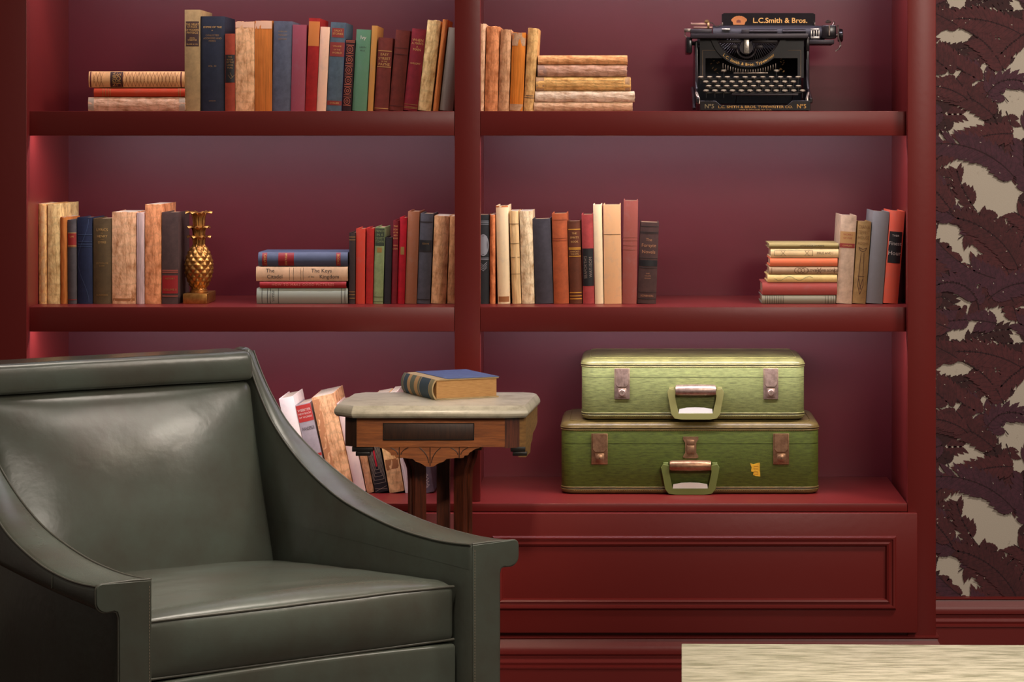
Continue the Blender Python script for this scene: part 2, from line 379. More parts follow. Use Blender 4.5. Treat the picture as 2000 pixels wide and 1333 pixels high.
class Book:
    """local frame: x across the spine, y = 0 at the spine growing towards the fore edge, z along the spine"""
    def __init__(s, label, wid, hgt, dep, col, style='cloth', bulge=.004, paper=None, group=None, cover2=None, rag=None, loc=(0,0,0), rot=(0,0,0), seed=0, bare=None):
        s.w, s.h, s.dep, s.bg = wid, hgt, dep, bulge
        worn = style in ('torn', 'ridged')
        s.worn = worn; s.seed = seed
        s.root = thing('book', label, 'book', loc, rot, group)
        rag = (0.0016 if worn else 0.0) if rag is None else rag
        s.rag = rag
        m = book_mat('%d_%d_%d' % tuple(int(c) for c in col), col, style)
        tb = .0026 if not worn else .0018
        hw = wid/2; nz = 26 if worn else 8; mb = MB()
        na = 10
        outer = [(-hw, dep), (-hw, bulge+.011), (-hw+(.0011 if not worn else 0), bulge+.006), (-hw+.0002, bulge+.002)]
        outer += [(-hw+wid*i/na, s.sy(-hw+wid*i/na)) for i in range(0, na+1)]
        outer += [(hw-.0002, bulge+.002), (hw-(.0011 if not worn else 0), bulge+.006), (hw, bulge+.011), (hw, dep)]
        inner = []
        for (x, y) in outer:
            sx = 1 if x > 0 else -1
            ix = sx*min(abs(x), hw-tb) if y < dep else sx*(hw-tb)
            if y < bulge+.001: ix = x*(hw-tb)/hw; yy = y+tb
            else: yy = y
            inner.append((ix, yy))
        prof = outer+inner[::-1]; rings = []
        no = len(outer)
        for k in range(nz+1):
            z = hgt*k/nz; ring = []
            for i, (x, y) in enumerate(prof):
                zz, yy, xx = z, y, x
                if rag > 0:
                    nn = noise.noise(Vector((x*160+seed*3.1, seed*1.7, z*70)))
                    if 3 <= i < no-3: yy += nn*rag*0.9
                    if i in (3, 4, no-5, no-4) or i < 3: xx += -abs(nn)*rag*0.5*(1 if x > 0 else -1)
                    if k in (0, nz):
                        n3 = noise.noise(Vector((x*300+seed, y*60, seed*2.2+k)))
                        zz += (n3-.3)*rag*1.4*(1 if k == nz else 0)
                ring.append((xx, yy, zz))
            rings.append(ring)
        mb.loft(rings)
        s.cover = mb.build('cover' if not worn else 'worn_cover', m, s.root, smooth=40)
        mb = MB(); ins = .0028 if not worn else .0008
        mb.box(-hw+tb+.0002, hw-tb-.0002, bulge+tb+.001, dep-.004, ins, hgt-ins)
        mb.build('page_block', paper or (PAPER if not worn else PAPERW), s.root, smooth=0)
    def sy(s, x):
        return s.bg*(abs(x)/(s.w/2))**2.2
    def patch(s, z0, z1, m, a=0.94, name='title_label', x0=None, x1=None, off=.00028, parent=None, label=None):
        """z0,z1 as fractions of the height"""
        x0 = -a*s.w/2 if x0 is None else x0*s.w/2; x1 = a*s.w/2 if x1 is None else x1*s.w/2
        mb = MB(); n = 10; rings = []
        if z1 <= 1.5 and z0 <= 1.5: z0 *= s.h; z1 *= s.h
        for z in (z0, z1):
            f = [(x0+(x1-x0)*i/n) for i in range(n+1)]
            rings.append([(x, s.sy(x)-off, z) for x in f]+[(x, s.sy(x)+.0006, z) for x in f[::-1]])
        mb.loft(rings)
        o = mb.build(name, m, parent or s.root, smooth=40)
        if label: o['label'] = label
        return o
    def bands(s, zs, m, th=.0012, a=.97, name='gilt_tooling', parent=None):
        mb = MB(); n = 10
        for z in zs:
            z = z*s.h; rings = []
            f = [(-a*s.w/2+a*s.w*i/n) for i in range(n+1)]
            for q in (z-th/2, z+th/2): rings.append([(x, s.sy(x)-.00045, q) for x in f]+[(x, s.sy(x)+.0006, q) for x in f[::-1]])
            mb.loft(rings)
        return mb.build(name, m, parent or s.root, smooth=40)
    def text(s, txt, z, size, m=None, mode='h', x=0.0, parent=None, bold=0.0, fit=True, spacing=1.0):
        m = m or GOLD
        me = text_verts(txt, size, bold, spacing)
        xs = [v.co.x for v in me.vertices]
        if not xs: return
        W = max(xs)-min(xs); lim = s.w*.84 if mode == 'h' else 1e9
        k = min(1, lim/W) if fit and W > 0 else 1
        z = z*s.h
        for v in me.vertices:
            if mode == 'h': lx, lz = v.co.x*k+x*s.w, z+v.co.y
            else: lx, lz = x*s.w-v.co.y, z+v.co.x
            v.co = Vector((lx, s.sy(max(-s.w/2, min(s.w/2, lx)))-.0006, lz))
        me.materials.clear(); me.materials.append(m); me.name = 'lettering'
        o = bpy.data.objects.new('lettering', me); COL.objects.link(o); o.parent = parent or s.root
        return o
    def strip(s, pts, m, wd=.0008, name='blocked_ornament', closed=False, parent=None):
        """thin line ornament following the spine; pts in (x fraction of half width, z fraction)"""
        mb = MB(); loops = pts if isinstance(pts[0], list) else [pts]
        for L_ in loops:
            P = [(p[0]*s.w/2, p[1]*s.h) for p in L_]
            if closed: P.append(P[0])
            Q = []
            for a, b in zip(P[:-1], P[1:]):
                k = max(1, int(abs(b[0]-a[0])/.004)+1)
                for i in range(k): Q.append((a[0]+(b[0]-a[0])*i/k, a[1]+(b[1]-a[1])*i/k))
            Q.append(P[-1])
            for a, b in zip(Q[:-1], Q[1:]):
                d = Vector((b[0]-a[0], b[1]-a[1])); 
                if d.length < 1e-7: continue
                n_ = Vector((-d.y, d.x)).normalized()*wd/2
                mb.face([mb.v((q[0], s.sy(q[0])-.0005, q[1])) for q in ((a[0]+n_.x, a[1]+n_.y), (b[0]+n_.x, b[1]+n_.y), (b[0]-n_.x, b[1]-n_.y), (a[0]-n_.x, a[1]-n_.y))])
        return mb.build(name, m, parent or s.root, smooth=0)
BK = 0.10       # the spines stand this far behind the shelf front
def stand(label, xbl, xbr, ytop, col, style='cloth', shift=0, shelf=None, Y=BK, dep=.155, z=None, **kw):
    """upright book: photo x of its foot, y of its head, sideways shift of the head"""
    d = (D+Y)/F
    h = (WZ(ytop, Y)-shelf); wpx = (xbr-xbl)*d; ang = math.atan2(shift*d, h)
    hh = (h-wpx*abs(math.sin(ang)))/math.cos(ang) if abs(ang) > .002 else h
    ww = wpx*math.cos(ang)-.0006
    # rotate about the foot corner it leans on
    cx = WX((xbl+xbr)/2, Y); zz = shelf+abs(math.sin(ang))*ww/2
    return Book(label, ww, hh, dep, col, style, loc=(cx, Y, zz+.0002), rot=(0, ang, 0), **kw)
def lie(label, x0, x1, y0, y1, col, style='cloth', Y=BK, dep=.15, z0=None, **kw):
    """book lying flat with the spine to the front; returns it and the height of its top"""
    d = (D+Y)/F
    th = (y1-y0)*d; zb = z0 if z0 is not None else WZ(y1, Y)
    b = Book(label, th-.0008, (x1-x0)*d, dep, col, style, loc=(WX(x0, Y), Y, zb+th/2), rot=(0, PI/2, 0), **kw)
    return b
# --- upper left shelf
g = 'books on the upper left shelf'; S = ZT
b = lie('cream pink worn book at the bottom of the short upper left stack', 172, 362, 190, 217.8, (222, 178, 146), 'torn', z0=S+.0002, dep=.15, group=g, seed=1)
b.patch(.0, .06, PAPERW, name='paper_strip', a=.95); b.patch(.935, .995, PAPERW, name='paper_strip', a=.95)
z1 = S+.0002+(217.8-190)*(D+BK)/F
b = lie('thin brick red book between two pale ones in the upper left stack', 183, 361, 172.5, 189.5, (176, 62, 34), 'faded', z0=z1+.0008, dep=.145, group=g)
b.bands((.10, .13, .16, .18, .93, .95), DGOLD, .0012)
z1 = z1+.0012+17*(D+BK)/F
b = lie('tan book with net pattern and dark title label topping the upper left stack', 173, 360, 138.5, 170.5, (232, 166, 108), 'plain', z0=z1+.0008, dep=.15, group=g, bulge=.006)
DBR = mat('dark brown label', (62, 34, 28), 0.6); RSP = mat('brown red ornament', (150, 84, 44), 0.7)
for k in range(24):
    if 3 <= k <= 5: continue
    zc = .055+.90*k/24
    b.strip([[(-.9, zc-.017), (0, zc+.006), (.9, zc-.017)], [(-.9, zc+.021), (0, zc-.002), (.9, zc+.021)]], RSP, .0007, 'net_pattern') if k % 3 == 0 or True else None
l = b.patch(.225, .36, DBR, label='dark title label'); b.text('VIRGIN', .265, .011, GOLD, parent=l); b.text('SOIL', .31, .014, GOLD, parent=l)
b.bands((.02, .965), mat('maroon band', (110, 44, 36), .7), .003, name='spine_tooling')
def std(*a, **k): return stand(*a, shelf=ZT, group='books on the upper left shelf', **k)
b = std('tallest book of upper left row, olive tan with brown title label', 360, 391, 19, (168, 138, 92), 'cloth', dep=.17, bulge=.003)
l = b.patch(.64, .885, DBR, a=.84, label='dark brown title label')
for t, q, sz in (('THE GREAT', .855, .0072), ('STAGES', .83, .0065), ('OF MODERN', .80, .0065), ('PHYSICS', .772, .007), ('JOHN', .72, .0045), ('WEBSTER', .70, .005), ('BLAKE & CO.', .66, .0045)): b.text(t, q, sz, GOLD, parent=l)
b = std('thick black and navy volume beside the tall olive tan book', 391, 438, 32, (38, 42, 54), 'cloth', dep=.16, bulge=.007)
b.text('EMPIRE OF THE', .885, .0062); b.text('OF', .85, .003); b.text('COLLECTED', .80, .0055, DGOLD); b.text('ADDRESSES AND', .768, .0055, DGOLD); b.text('PAPERS', .74, .005, DGOLD); b.text('VOL. XI', .475, .0055, DGOLD); b.text('LONDON', .11, .0035, DGOLD)
b = std('short rust red book with black title panel between navy volume and pale worn book', 439, 459, 66, (152, 62, 38), 'cloth', dep=.12)
l = b.patch(.37, .73, mat('black label', (26, 24, 24), .5), label='black title panel')
for t, q in (('THE', .70), ('BOOK', .665), ('OF THE', .63), ('LONG', .595), ('TRAIL', .56)): b.text(t, q, .0052, DGOLD, parent=l)
b.strip([[(.0, .50), (.5, .44), (.9, .47), (.2, .42), (-.4, .47)]], DGOLD, .0006, parent=None)
b = std('pale tan book with stripped spine left of the orange brown worn book', 459, 497, 42, (226, 172, 124), 'torn', seed=3, dep=.15, bulge=.004)
b.patch(.93, .995, mat('pink paper', (226, 176, 140), .9), name='paper_strip', a=.98)
b = std('orange brown book with frayed spine and pink paper at its head', 497, 531, 40, (192, 112, 48), 'ridged', seed=4, dep=.15)
b.patch(.91, .995, mat('pink paper', (226, 176, 140), .9), name='paper_strip', a=.98)
b = std('slate grey cloth book right of the orange brown frayed one, upper row', 530, 567, 41, (88, 92, 104), 'cloth', shift=4, dep=.15, bulge=.006)
b.text('AMERICAN', .885, .004, DGOLD); b.text('TREASURY', .845, .0045, DGOLD); b.text('HISTORY', .80, .005, DGOLD)
b = std('dusky mauve cloth book next to the slate grey one', 567, 595, 48, (138, 66, 76), 'faded', shift=4, dep=.15, bulge=.004)
b = std('red book with orange panel at the top of its spine', 595, 617.5, 35, (158, 30, 26), 'cloth', shift=8, dep=.16)
b.patch(.70, .965, mat('orange panel', (204, 118, 48), .7), a=.97, name='title_label')
b = std('thin cream book leaning between red and blue books', 617.5, 636.5, 52, (222, 176, 144), 'faded', shift=8, dep=.13, paper=PAPERW)
b = std('blue grey book with red title bands and blue boards', 637, 667, 43, (82, 98, 106), 'cloth', shift=9, dep=.155)
RB = mat('red title band', (140, 48, 38), .6)
l = b.patch(.83, .935, RB, a=.80); b.text('GREAT', .905, .006, parent=l); b.text('STORIES', .87, .0065, parent=l)
l = b.patch(.615, .775, RB, a=.97); b.text('VOLUME', .73, .005, parent=l); b.text('OF THE', .69, .0045, parent=l); b.text('WORLD', .655, .006, parent=l)
l = b.patch(.065, .115, RB, a=.97); b.text('COLLIER', .09, .0055, parent=l)
b.patch(0.012, .985, mat('blue board cloth', (48, 52, 110), .7), x0=.965, x1=1.0, name='board_edge')
b = std('small black book with rows of red and tan ornaments', 667, 686, 77, (46, 22, 24), 'cloth', shift=8, dep=.13)
RO = mat('red ornament', (168, 88, 64), .7)
for k in range(6):
    c = .14+.145*k; rr = .046
    b.strip([[(-.78, c-.058), (.78, c-.058)], [(-.78, c+.058), (.78, c+.058)], [(0.62*math.cos(a*PI/6), c+rr*math.sin(a*PI/6)) for a in range(13)], [(0.25*math.cos(a*PI/3), c+.02*math.sin(a*PI/3)) for a in range(7)]], RO, .0016)
b.bands((.965, .985), RO, .002, name='spine_tooling')
b = std('faded sea green cloth book right of the red and black ornamented one', 687, 716, 57, (84, 122, 92), 'faded', shift=9, dep=.15, bulge=.005)
b.text('Ivy', .90, .012, WHT); b.text('GREEN', .78, .005, INK); b.text('HILLS', .74, .005, INK)
b = std('narrow golden tan book behind the EASY STREET book', 717, 728.5, 50, (176, 124, 62), 'faded', shift=9, dep=.15)
b = std('short brown book lettered EASY STREET in gold', 730, 758.5, 73, (118, 52, 42), 'cloth', shift=9, dep=.13, bulge=.005)
b.bands((.82, .602, .035), GOLD, .0014)
for t, q, sz in (('EASY', .77, .0085), ('STREET', .715, .0085), ('OF THE', .675, .004), ('PAYNE', .635, .0085)): b.text(t, q, sz)
b = std('plain dark red brown book between EASY STREET and the crimson book', 759, 787, 58, (110, 46, 34), 'cloth', shift=14, dep=.14, bulge=.005)
b.bands((.70, .78, .06), mat('blind tooling', (70, 30, 26), .7), .001, name='tooled_line')
b = std('crimson book lettered WHEN A MAN, leaning right', 787, 815, 55, (136, 38, 46), 'cloth', shift=18, dep=.14, bulge=.005)
for t, q, sz in (("WHEN", .86, .0085), ("A MAN'S", .82, .008), ('A', .78, .006), ('MAN', .745, .0085), ('WRIGHT', .575, .006)): b.text(t, q, sz, GOLD)
b.bands((.075, .045, .03), DGOLD, .0012)
b = std('thick straw coloured book with stripped wavy spine, leaning right in the upper row', 815, 841.5, 38, (226, 190, 130), 'torn', shift=20, dep=.16, seed=8, bulge=.005)
b = std('orange brown ragged book with bare stitched spine near the divider', 844.5, 856, 37, (196, 118, 60), 'ridged', shift=20, dep=.15, seed=9)
b = std('grey cloth book at the right end of the upper left row', 858, 884, 53, (138, 128, 110), 'faded', shift=18, dep=.14)
# --- upper right shelf
g = 'books on the upper right shelf'
def std(*a, **k): return stand(*a, shelf=ZT, group='books on the upper right shelf', **k)
b = std('pale tan book half hidden by the divider on the upper right shelf', 930, 945, 46, (206, 166, 128), 'torn', shift=4, seed=12, paper=PAPERW)
b = std('orange tan coverless book second from the divider, upper right', 946, 972, 51, (204, 136, 88), 'torn', shift=4, seed=13)
b = std('grey tan coverless book left of the orange spined book', 972.5, 994, 57, (196, 150, 108), 'torn', shift=5, seed=14)
b = std('book with bright orange spine and torn paper at head and foot', 994.5, 1021.5, 63, (206, 122, 44), 'ridged', shift=6, seed=15)
TP = mat('torn paper', (206, 164, 122), .9, col2=(176, 132, 92), scale=60, bump=.0006)
b.patch(.83, .995, TP, a=.97, name='torn_paper'); b.patch(.005, .09, TP, a=.97, name='torn_paper')
b = std('mottled tan and grey book with dark stains beside the flat stack', 1022, 1043, 54, (208, 166, 104), 'torn', shift=9, seed=16)
b.bands((.16, .185), mat('grey line', (90, 72, 66), .8), .0012, name='spine_tooling')
zc = ZT+.0002
K = [('beige stripped book at the bottom of the upper right stack', 1043, 1236, 18.3, (206, 168, 132), 'torn', .15), ('white papered book second from the bottom of the upper right stack', 1045, 1240, 21.5, (230, 198, 170), 'torn', .15),
     ('yellow tan sewn book in the middle of the upper right stack', 1047, 1232, 27.5, (220, 174, 106), 'torn', .145), ('mauve tan ragged book under the peach one, upper right stack', 1050, 1225, 23.5, (190, 148, 122), 'torn', .14), ('peach coverless book topping the upper right stack', 1051, 1226, 18.5, (228, 160, 106), 'torn', .14)]
for i, (lb, x0, x1, t, c, st, dp) in enumerate(K):
    th = t*(D+BK)/F
    b = lie(lb, x0, x1, 100, 100+t, c, st, z0=zc, dep=dp, group=g, seed=20+i)
    if i == 2: 
        b.patch(.0, .085, TP, a=.97, name='torn_paper'); b.patch(.94, .99, TP, a=.97, name='torn_paper')
        b.strip([[(-.9+.45*k, .1), (-.9+.45*k, .93)] for k in range(5)], INKB, .0005, 'sewing_line')
    if i == 3: b.patch(.0, .10, mat('grey torn paper', (178, 140, 120), .9), a=.95, name='torn_paper')
    zc += th+.0002
# --- middle left shelf
def std(*a, **k): return stand(*a, shelf=ZM, group='books on the middle left shelf', **k)
b = std('leftmost book of the middle shelf, tan with peeling orange spine', 75, 92, 398, (222, 176, 112), 'torn', shift=-1, dep=.15, seed=30)
b.patch(.02, .98, mat('orange glue', (214, 150, 92), .9, col2=(224, 190, 130), scale=50), x0=-.4, x1=.55, name='glue_strip')
b = std('thick pale yellow book with stripped spine at left of middle shelf', 92.5, 117, 398, (222, 190, 128), 'torn', dep=.20, seed=31, bulge=.002, rag=.0006, paper=mat('ochre board', (206, 146, 66), .8))
b = std('narrow orange brown worn book beside the thick pale yellow one', 117.5, 131.5, 424, (186, 112, 52), 'ridged', shift=-1, dep=.14, seed=32)
b = std('slim dark grey book with a red title label, left middle shelf', 132, 150, 430, (84, 78, 76), 'cloth', shift=-1, dep=.13)
l = b.patch(.685, .84, mat('red label', (150, 36, 28), .6), a=.96); b.text('LIFE', .80, .0055, parent=l); b.bands((.68, .695, .845), GOLD, .0012, parent=None); b.bands((.05,), RB, .002, name='spine_tooling')
b = std('navy blue book with a curving blind line on its spine', 151, 180.5, 425, (34, 42, 66), 'cloth', shift=-1, dep=.14)
b.strip([[(-.2+.75*math.cos(q*PI/8), .02+.12*q/2) for q in range(0, 17)]], mat('blue line', (66, 84, 112), .6), .0008)
b.bands((.66, .69, .72, .80), mat('blue line', (66, 84, 112), .6), .0008, name='tooled_line')
b = std('olive brown book lettered LYRICS HENRY VAN DYKE', 181, 217.5, 427, (92, 74, 46), 'cloth', dep=.15, bulge=.006)
for t, q, sz in (('LYRICS', .865, .0085), ('OF', .825, .004), ('HENRY', .79, .0075), ('VAN', .755, .004), ('DYKE', .72, .0075), ('EDITION DE', .475, .005), ('LUXE', .445, .005), ('SCRIBNERS', .105, .0055)): b.text(t, q, sz, GOLD if sz > .006 else DGOLD)
b = std('wide peach book with stripped spine in the middle left row', 218, 265.5, 414, (226, 172, 128), 'torn', dep=.16, seed=33, bulge=.004)
b.patch(.035, .06, mat('brown stain', (168, 110, 62), .9), a=.9, name='glue_strip')
b = std('narrow mauve grey coverless book between two peach ones', 266, 282, 416, (196, 168, 158), 'ridged', dep=.15, seed=34)
b = std('tallest peach orange worn book left of the brown one by the pineapple', 282.5, 315, 399, (216, 146, 98), 'torn', dep=.19, seed=35, paper=PAPERW)
b = std('dark brown book with red lower label next to the pineapple bookend', 315.5, 348, 415, (78, 58, 52), 'cloth', dep=.15, bulge=.003)
l = b.patch(.115, .31, mat('bright red label', (156, 26, 24), .6), a=.95); b.text('HISTORY', .275, .0055, DGOLD, parent=l); b.text('VOLUME II', .155, .0065, DGOLD, parent=l)
b.bands((.345, .365, .085), mat('brick band', (150, 74, 56), .7), .003, name='spine_tooling')
# flat stack in the middle
zc = ZM+.0002; g = 'books lying in the middle left stack'
b = lie('grey green book at the bottom of the stack with the blue one', 501, 679, 563, 594, (142, 148, 132), 'faded', z0=zc, group=g, bulge=.006); b.bands((.06, .12, .15, .24, .93, .97), mat('dark line', (70, 72, 66), .7), .0012, name='spine_tooling')
b.text('ESSAYS', .18, .008, mat('dark line', (70, 72, 66), .7)); zc += 31*(D+BK)/F
b = lie('thin crimson book lettered HOW TO MAKE GOOD PICTURES', 507, 676, 549.5, 562.5, (146, 32, 34), 'plain', z0=zc, group=g, bulge=.003)
b.text('HOW TO MAKE GOOD PICTURES', .5, .0078, mat('pink print', (214, 128, 108), .7), mode='v', spacing=1.25); zc += 13.4*(D+BK)/F
b = lie('cream book lettered The Citadel and The Keys of the Kingdom', 500, 679, 520.5, 549, (206, 168, 130), 'plain', z0=zc, group=g, bulge=.003, paper=PAPERW)
DIK = mat('brown black print', (66, 58, 54), .8)
b.text('The', .155, .0125, DIK, mode='v', x=-.22); b.text('Citadel', .205, .0125, DIK, mode='v', x=.20); b.text('The Keys', .715, .0125, DIK, mode='v', x=-.22); b.text('of the', .60, .006, DIK, mode='v', x=.20); b.text('Kingdom', .80, .0125, DIK, mode='v', x=.20)
b.strip([[(-.9, q), (.9, q)] for q in (.365, .41, .49, .515)], DIK, .0006, 'dotted_line'); zc += 28.8*(D+BK)/F
b = lie('blue grey book with red bands topping the middle left stack', 504, 679, 492, 520, (72, 80, 100), 'plain', z0=zc, group=g, bulge=.007)
RB2 = mat('deep red band', (142, 30, 34), .5)
l = b.patch(.225, .40, RB2); b.text('IMMORTAL POEMS', .31, .007, GOLD, parent=l); 
l = b.patch(.045, .10, RB2); b.text('GREAT', .075, .008, GOLD, parent=l); l = b.patch(.87, .92, RB2); b.text('BOOKS', .893, .007, GOLD, parent=l)
def std(*a, **k): return stand(*a, shelf=ZM, group='books on the middle left shelf', **k)
b = std('very narrow black brown book right beside the flat stack', 680.5, 693.5, 455, (58, 44, 40), 'cloth', dep=.12, shift=1); b.bands((.90, .94, .17, .13, .08), DGOLD, .0014)
b = std('faded orange red book second from the flat stack', 694, 712.5, 447, (176, 58, 40), 'faded', dep=.13, shift=1)
b = std('plain scarlet book left of the green one', 713, 728, 446, (170, 36, 30), 'cloth', dep=.13, shift=3)
b = std('light green book with dark green title panel, middle left shelf', 728.5, 748, 444, (136, 150, 100), 'cloth', dep=.14, shift=4)
l = b.patch(.755, .985, mat('dark green panel', (48, 58, 38), .7), a=.93, label='dark green title panel')
for t, q in (('FRENCH', .95), ('IN A', .90), ('QUIET', .855), ('TOWN', .81)): b.text(t, q, .0078, mat('green print', (128, 138, 88), .7), parent=l)
b.bands((.09, .03), INK, .0008, name='spine_tooling'); b.patch(.67, .735, DGOLD, x0=-.5, x1=.5, name='gilt_ornament')
b = std('short black book leaning against the light green one', 749, 763, 464, (42, 38, 40), 'cloth', dep=.12, shift=3)
b = std('narrow dark crimson gilt lettered book between the short black and bright red books', 763.5, 775, 431, (120, 26, 32), 'cloth', dep=.13, shift=4)
for t, q in (('THE', .93), ('STORY', .89), ('OF THE', .855), ('RED', .82), ('BOOK', .785), ('VAN', .70), ('LOON', .66)): b.text(t, q, .005, GOLD)
b = std('narrow bright red book left of the tall plain brown book', 775.5, 790, 425, (176, 20, 34), 'cloth', dep=.13, shift=5); b.patch(.57, .66, DGOLD, x0=-.5, x1=.5, name='gilt_ornament')
b = std('tall plain brown cloth book between bright red and charcoal books', 790.5, 813.5, 413, (136, 84, 56), 'faded', dep=.16, shift=6)
b = std('charcoal book with black bands around its spine', 814, 839.5, 417, (78, 76, 80), 'cloth', dep=.15, shift=7)
l = b.patch(.57, .705, mat('black label', (26, 24, 24), .5), a=.95); b.text('ESSAYS', .665, .005, DGOLD, parent=l); b.bands((.58, .905, .045), INK, .003, name='spine_tooling')
b = std('tan scuffed book with white streaks, second from divider on middle left', 841, 871, 421, (200, 152, 106), 'torn', dep=.15, shift=7, seed=40, bulge=.005)
b = std('tan worn book touching the divider on the middle left shelf', 872.5, 894, 422, (186, 134, 88), 'torn', dep=.15, shift=6, seed=41)
# --- middle right shelf
def std(*a, **k): return stand(*a, shelf=ZM, group='books on the middle right shelf', **k)
b = std('black book with silver medallion beside the divider', 930, 955, 420, (40, 42, 42), 'cloth', dep=.15)
for rr in (.30,): b.strip([[(.1+.8*math.cos(a*PI/10), .66+.115*math.sin(a*PI/10)) for a in range(21)]], SILV, .003)
b.patch(.56, .76, SILV, x0=-.55, x1=.70, name='silver_medallion'); b.bands((.93, .915, .895, .50, .515), SILV, .0014, name='silver_band')
b.strip([[(-.5, .47-.02*k), (.1, .43-.02*k), (.7, .47-.02*k)] for k in range(4)], SILV, .001)
b = std('narrow rust and cream torn book next to the silver medallion book', 956, 967.5, 419, (192, 116, 70), 'torn', dep=.15, seed=42)
b = std('tall cream book with orange edged head, third from divider', 972, 996.5, 402, (232, 196, 152), 'faded', shift=-4, dep=.16, seed=43, rag=.0008)
b.patch(.02, .075, mat('brown stain', (168, 110, 62), .9), a=.85, name='glue_strip'); b.patch(.985, .999, mat('orange edge', (210, 120, 60), .8), a=.99, name='spine_tooling')
b = std('straw coloured book with long sewn lines, fourth from divider', 1000, 1018.5, 412, (220, 184, 128), 'ridged', shift=-6, dep=.15, seed=44)
b.bands((.32, .50, .65, .86), INKB, .0008, name='sewing_line')
b = std('cream book with brown glue stains left of the slate one', 1019, 1044.5, 412, (230, 198, 156), 'torn', shift=-5, dep=.165, seed=45)
b = std('plain dark slate book leaning left in the middle right row', 1045.5, 1081, 427, (66, 62, 66), 'cloth', shift=-6, dep=.14, bulge=.005)
b = std('plain burnt orange book right of the dark slate book', 1081.5, 1111.5, 417, (176, 88, 48), 'cloth', shift=-4, dep=.15, bulge=.005)
b.bands((.70, .725, .93), mat('dark orange line', (140, 64, 36), .7), .001, name='tooled_line')
b = std('dark brown book with gold bands and gold title, middle right row', 1112.5, 1137.5, 432, (98, 52, 30), 'cloth', shift=-4, dep=.13, bulge=.006)
b.bands((.90, .675, .66, .575, .135, .095, .06), mat('bright gilt', (226, 164, 60), .4, metal=.3), .002)
for t, q, sz in (('THE', .85, .006), ("SPIRIT'S", .80, .006), ('BOOK', .75, .006), ('HAROLD', .63, .005), ('WILSON', .60, .005)): b.text(t, q, sz)
b = std('red book with black vertical panel lettered SEAFORTH', 1138.5, 1161.5, 419, (168, 66, 62), 'cloth', shift=-3, dep=.14)
l = b.patch(.20, .62, mat('black label', (26, 24, 24), .5), a=.97, label='black vertical title panel'); b.text("SEAFORTH'S", .41, .0095, mat('grey print', (142, 126, 112), .7), 'v', x=-.22, parent=l); b.text('WAY-ISOM', .41, .0095, mat('grey print', (142, 126, 112), .7), 'v', x=.22, parent=l)
b = std('narrow cream book with brown spots left of wide tan one', 1162, 1179.5, 400, (230, 196, 154), 'faded', shift=-4, dep=.15, rag=.0006, paper=PAPERW)
b = std('wide tan cardboard like book in the middle right row', 1180, 1214.5, 400, (206, 158, 110), 'faded', shift=-2, dep=.16, bulge=.002, rag=.0008)
b.bands((.70,), INKB, .0007, name='crease_line')
b = std('tallest maroon brown book of the middle right row', 1215, 1243.5, 392, (136, 72, 60), 'faded', shift=3, dep=.16, bulge=.004)
b.bands((.645, .615, .565, .525), mat('pale tooling', (160, 94, 78), .7), .0007, name='tooled_line')
b = std('dark brown book lettered The Forsyte Novels at the right end of its row', 1244.5, 1281.5, 434, (74, 52, 46), 'cloth', shift=6, dep=.15, bulge=.006)
for t, q, sz in (('The', .785, .009), ('Forsyte', .715, .011), ('Novels', .635, .011), ('ONE', .37, .004), ('VOLUME', .34, .0035), ('EDITION', .31, .0035), ('SCRIBNERS', .095, .006)): b.text(t, q, sz, mat('copper lettering', (176, 122, 84), .5))
b.patch(.46, .535, mat('black label', (26, 24, 24), .5), a=.97); b.bands((.95, .88, .865, .56, .44, .14, .06), INK, .0015, name='spine_tooling')
# stack at far right
g = 'books lying in the far right stack'; zc = ZM+.0002
U = [('grey green book with dark bands at the bottom of the far right stack', 1488, 1632, 577, 594, (128, 124, 104), 'faded', .15),
     ('thick dusty red book second from the bottom, far right stack', 1489, 1635, 552, 576.6, (150, 70, 62), 'faded', .155),
     ('cream yellow book with faint flowers above the dusty red one', 1499, 1635, 536.3, 551.6, (224, 190, 122), 'plain', .14),
     ('grey tan book with brown scroll ornament, far right stack', 1502, 1636, 521.2, 536, (166, 136, 102), 'plain', .14),
     ('salmon orange book in the upper half of the far right stack', 1504, 1636, 504, 520.8, (206, 108, 70), 'faded', .135),
     ('cream book with frame and title print second from top, far right stack', 1505, 1638, 485.5, 503.6, (222, 190, 138), 'plain', .135),
     ('thin olive book topping the far right stack', 1502, 1638, 475, 485, (140, 124, 78), 'faded', .145)]
for i, (lb, x0, x1, y0, y1, c, st, dp) in enumerate(U):
    b = lie(lb, x0, x1, y0, y1, c, st, z0=zc, dep=dp, group=g, bulge=.003+.001*(i < 2), paper=PAPER); zc += (y1-y0+.35)*(D+BK)/F
    if i == 0: b.bands((.05, .08, .11, .14, .17, .20, .23, .26, .29, .86, .90, .94, .97), mat('dark olive line', (78, 72, 56), .7), .0011, name='spine_tooling')
    if i == 2: b.strip([[(.6*math.sin(q*1.1), .1+.05*q) for q in range(12)]], mat('sage print', (150, 160, 110), .7), .001)
    if i == 3:
        b.strip([[(0.8*math.sin(a*PI/8), c+.05*math.cos(a*PI/8)) for a in range(17)] for c in (.42, .47, .52)]+[[(-.8, .70), (.8, .76)], [(.8, .70), (-.8, .76)], [(-.8, .04), (.8, .04)], [(-.8, .95), (.8, .95)]], INKB, .001); b.text('HOME SONGS', .85, .008, INKB, 'v'); b.text('LOVE', .63, .008, INKB, 'v')
    if i == 5: b.strip([[(-.6, .06), (-.6, .62), (.6, .62), (.6, .06), (-.6, .06)], [(-.6, .15), (.6, .22)], [(.6, .15), (-.6, .22)], [(-.6, .50), (.6, .57)], [(.6, .50), (-.6, .57)]], INKB, .0006); b.text('PRUE AND I', .80, .007, INKB, 'v')
    if i == 6: b.text('LITTLE BOOK OF POEMS', .62, .005, INK, 'v')
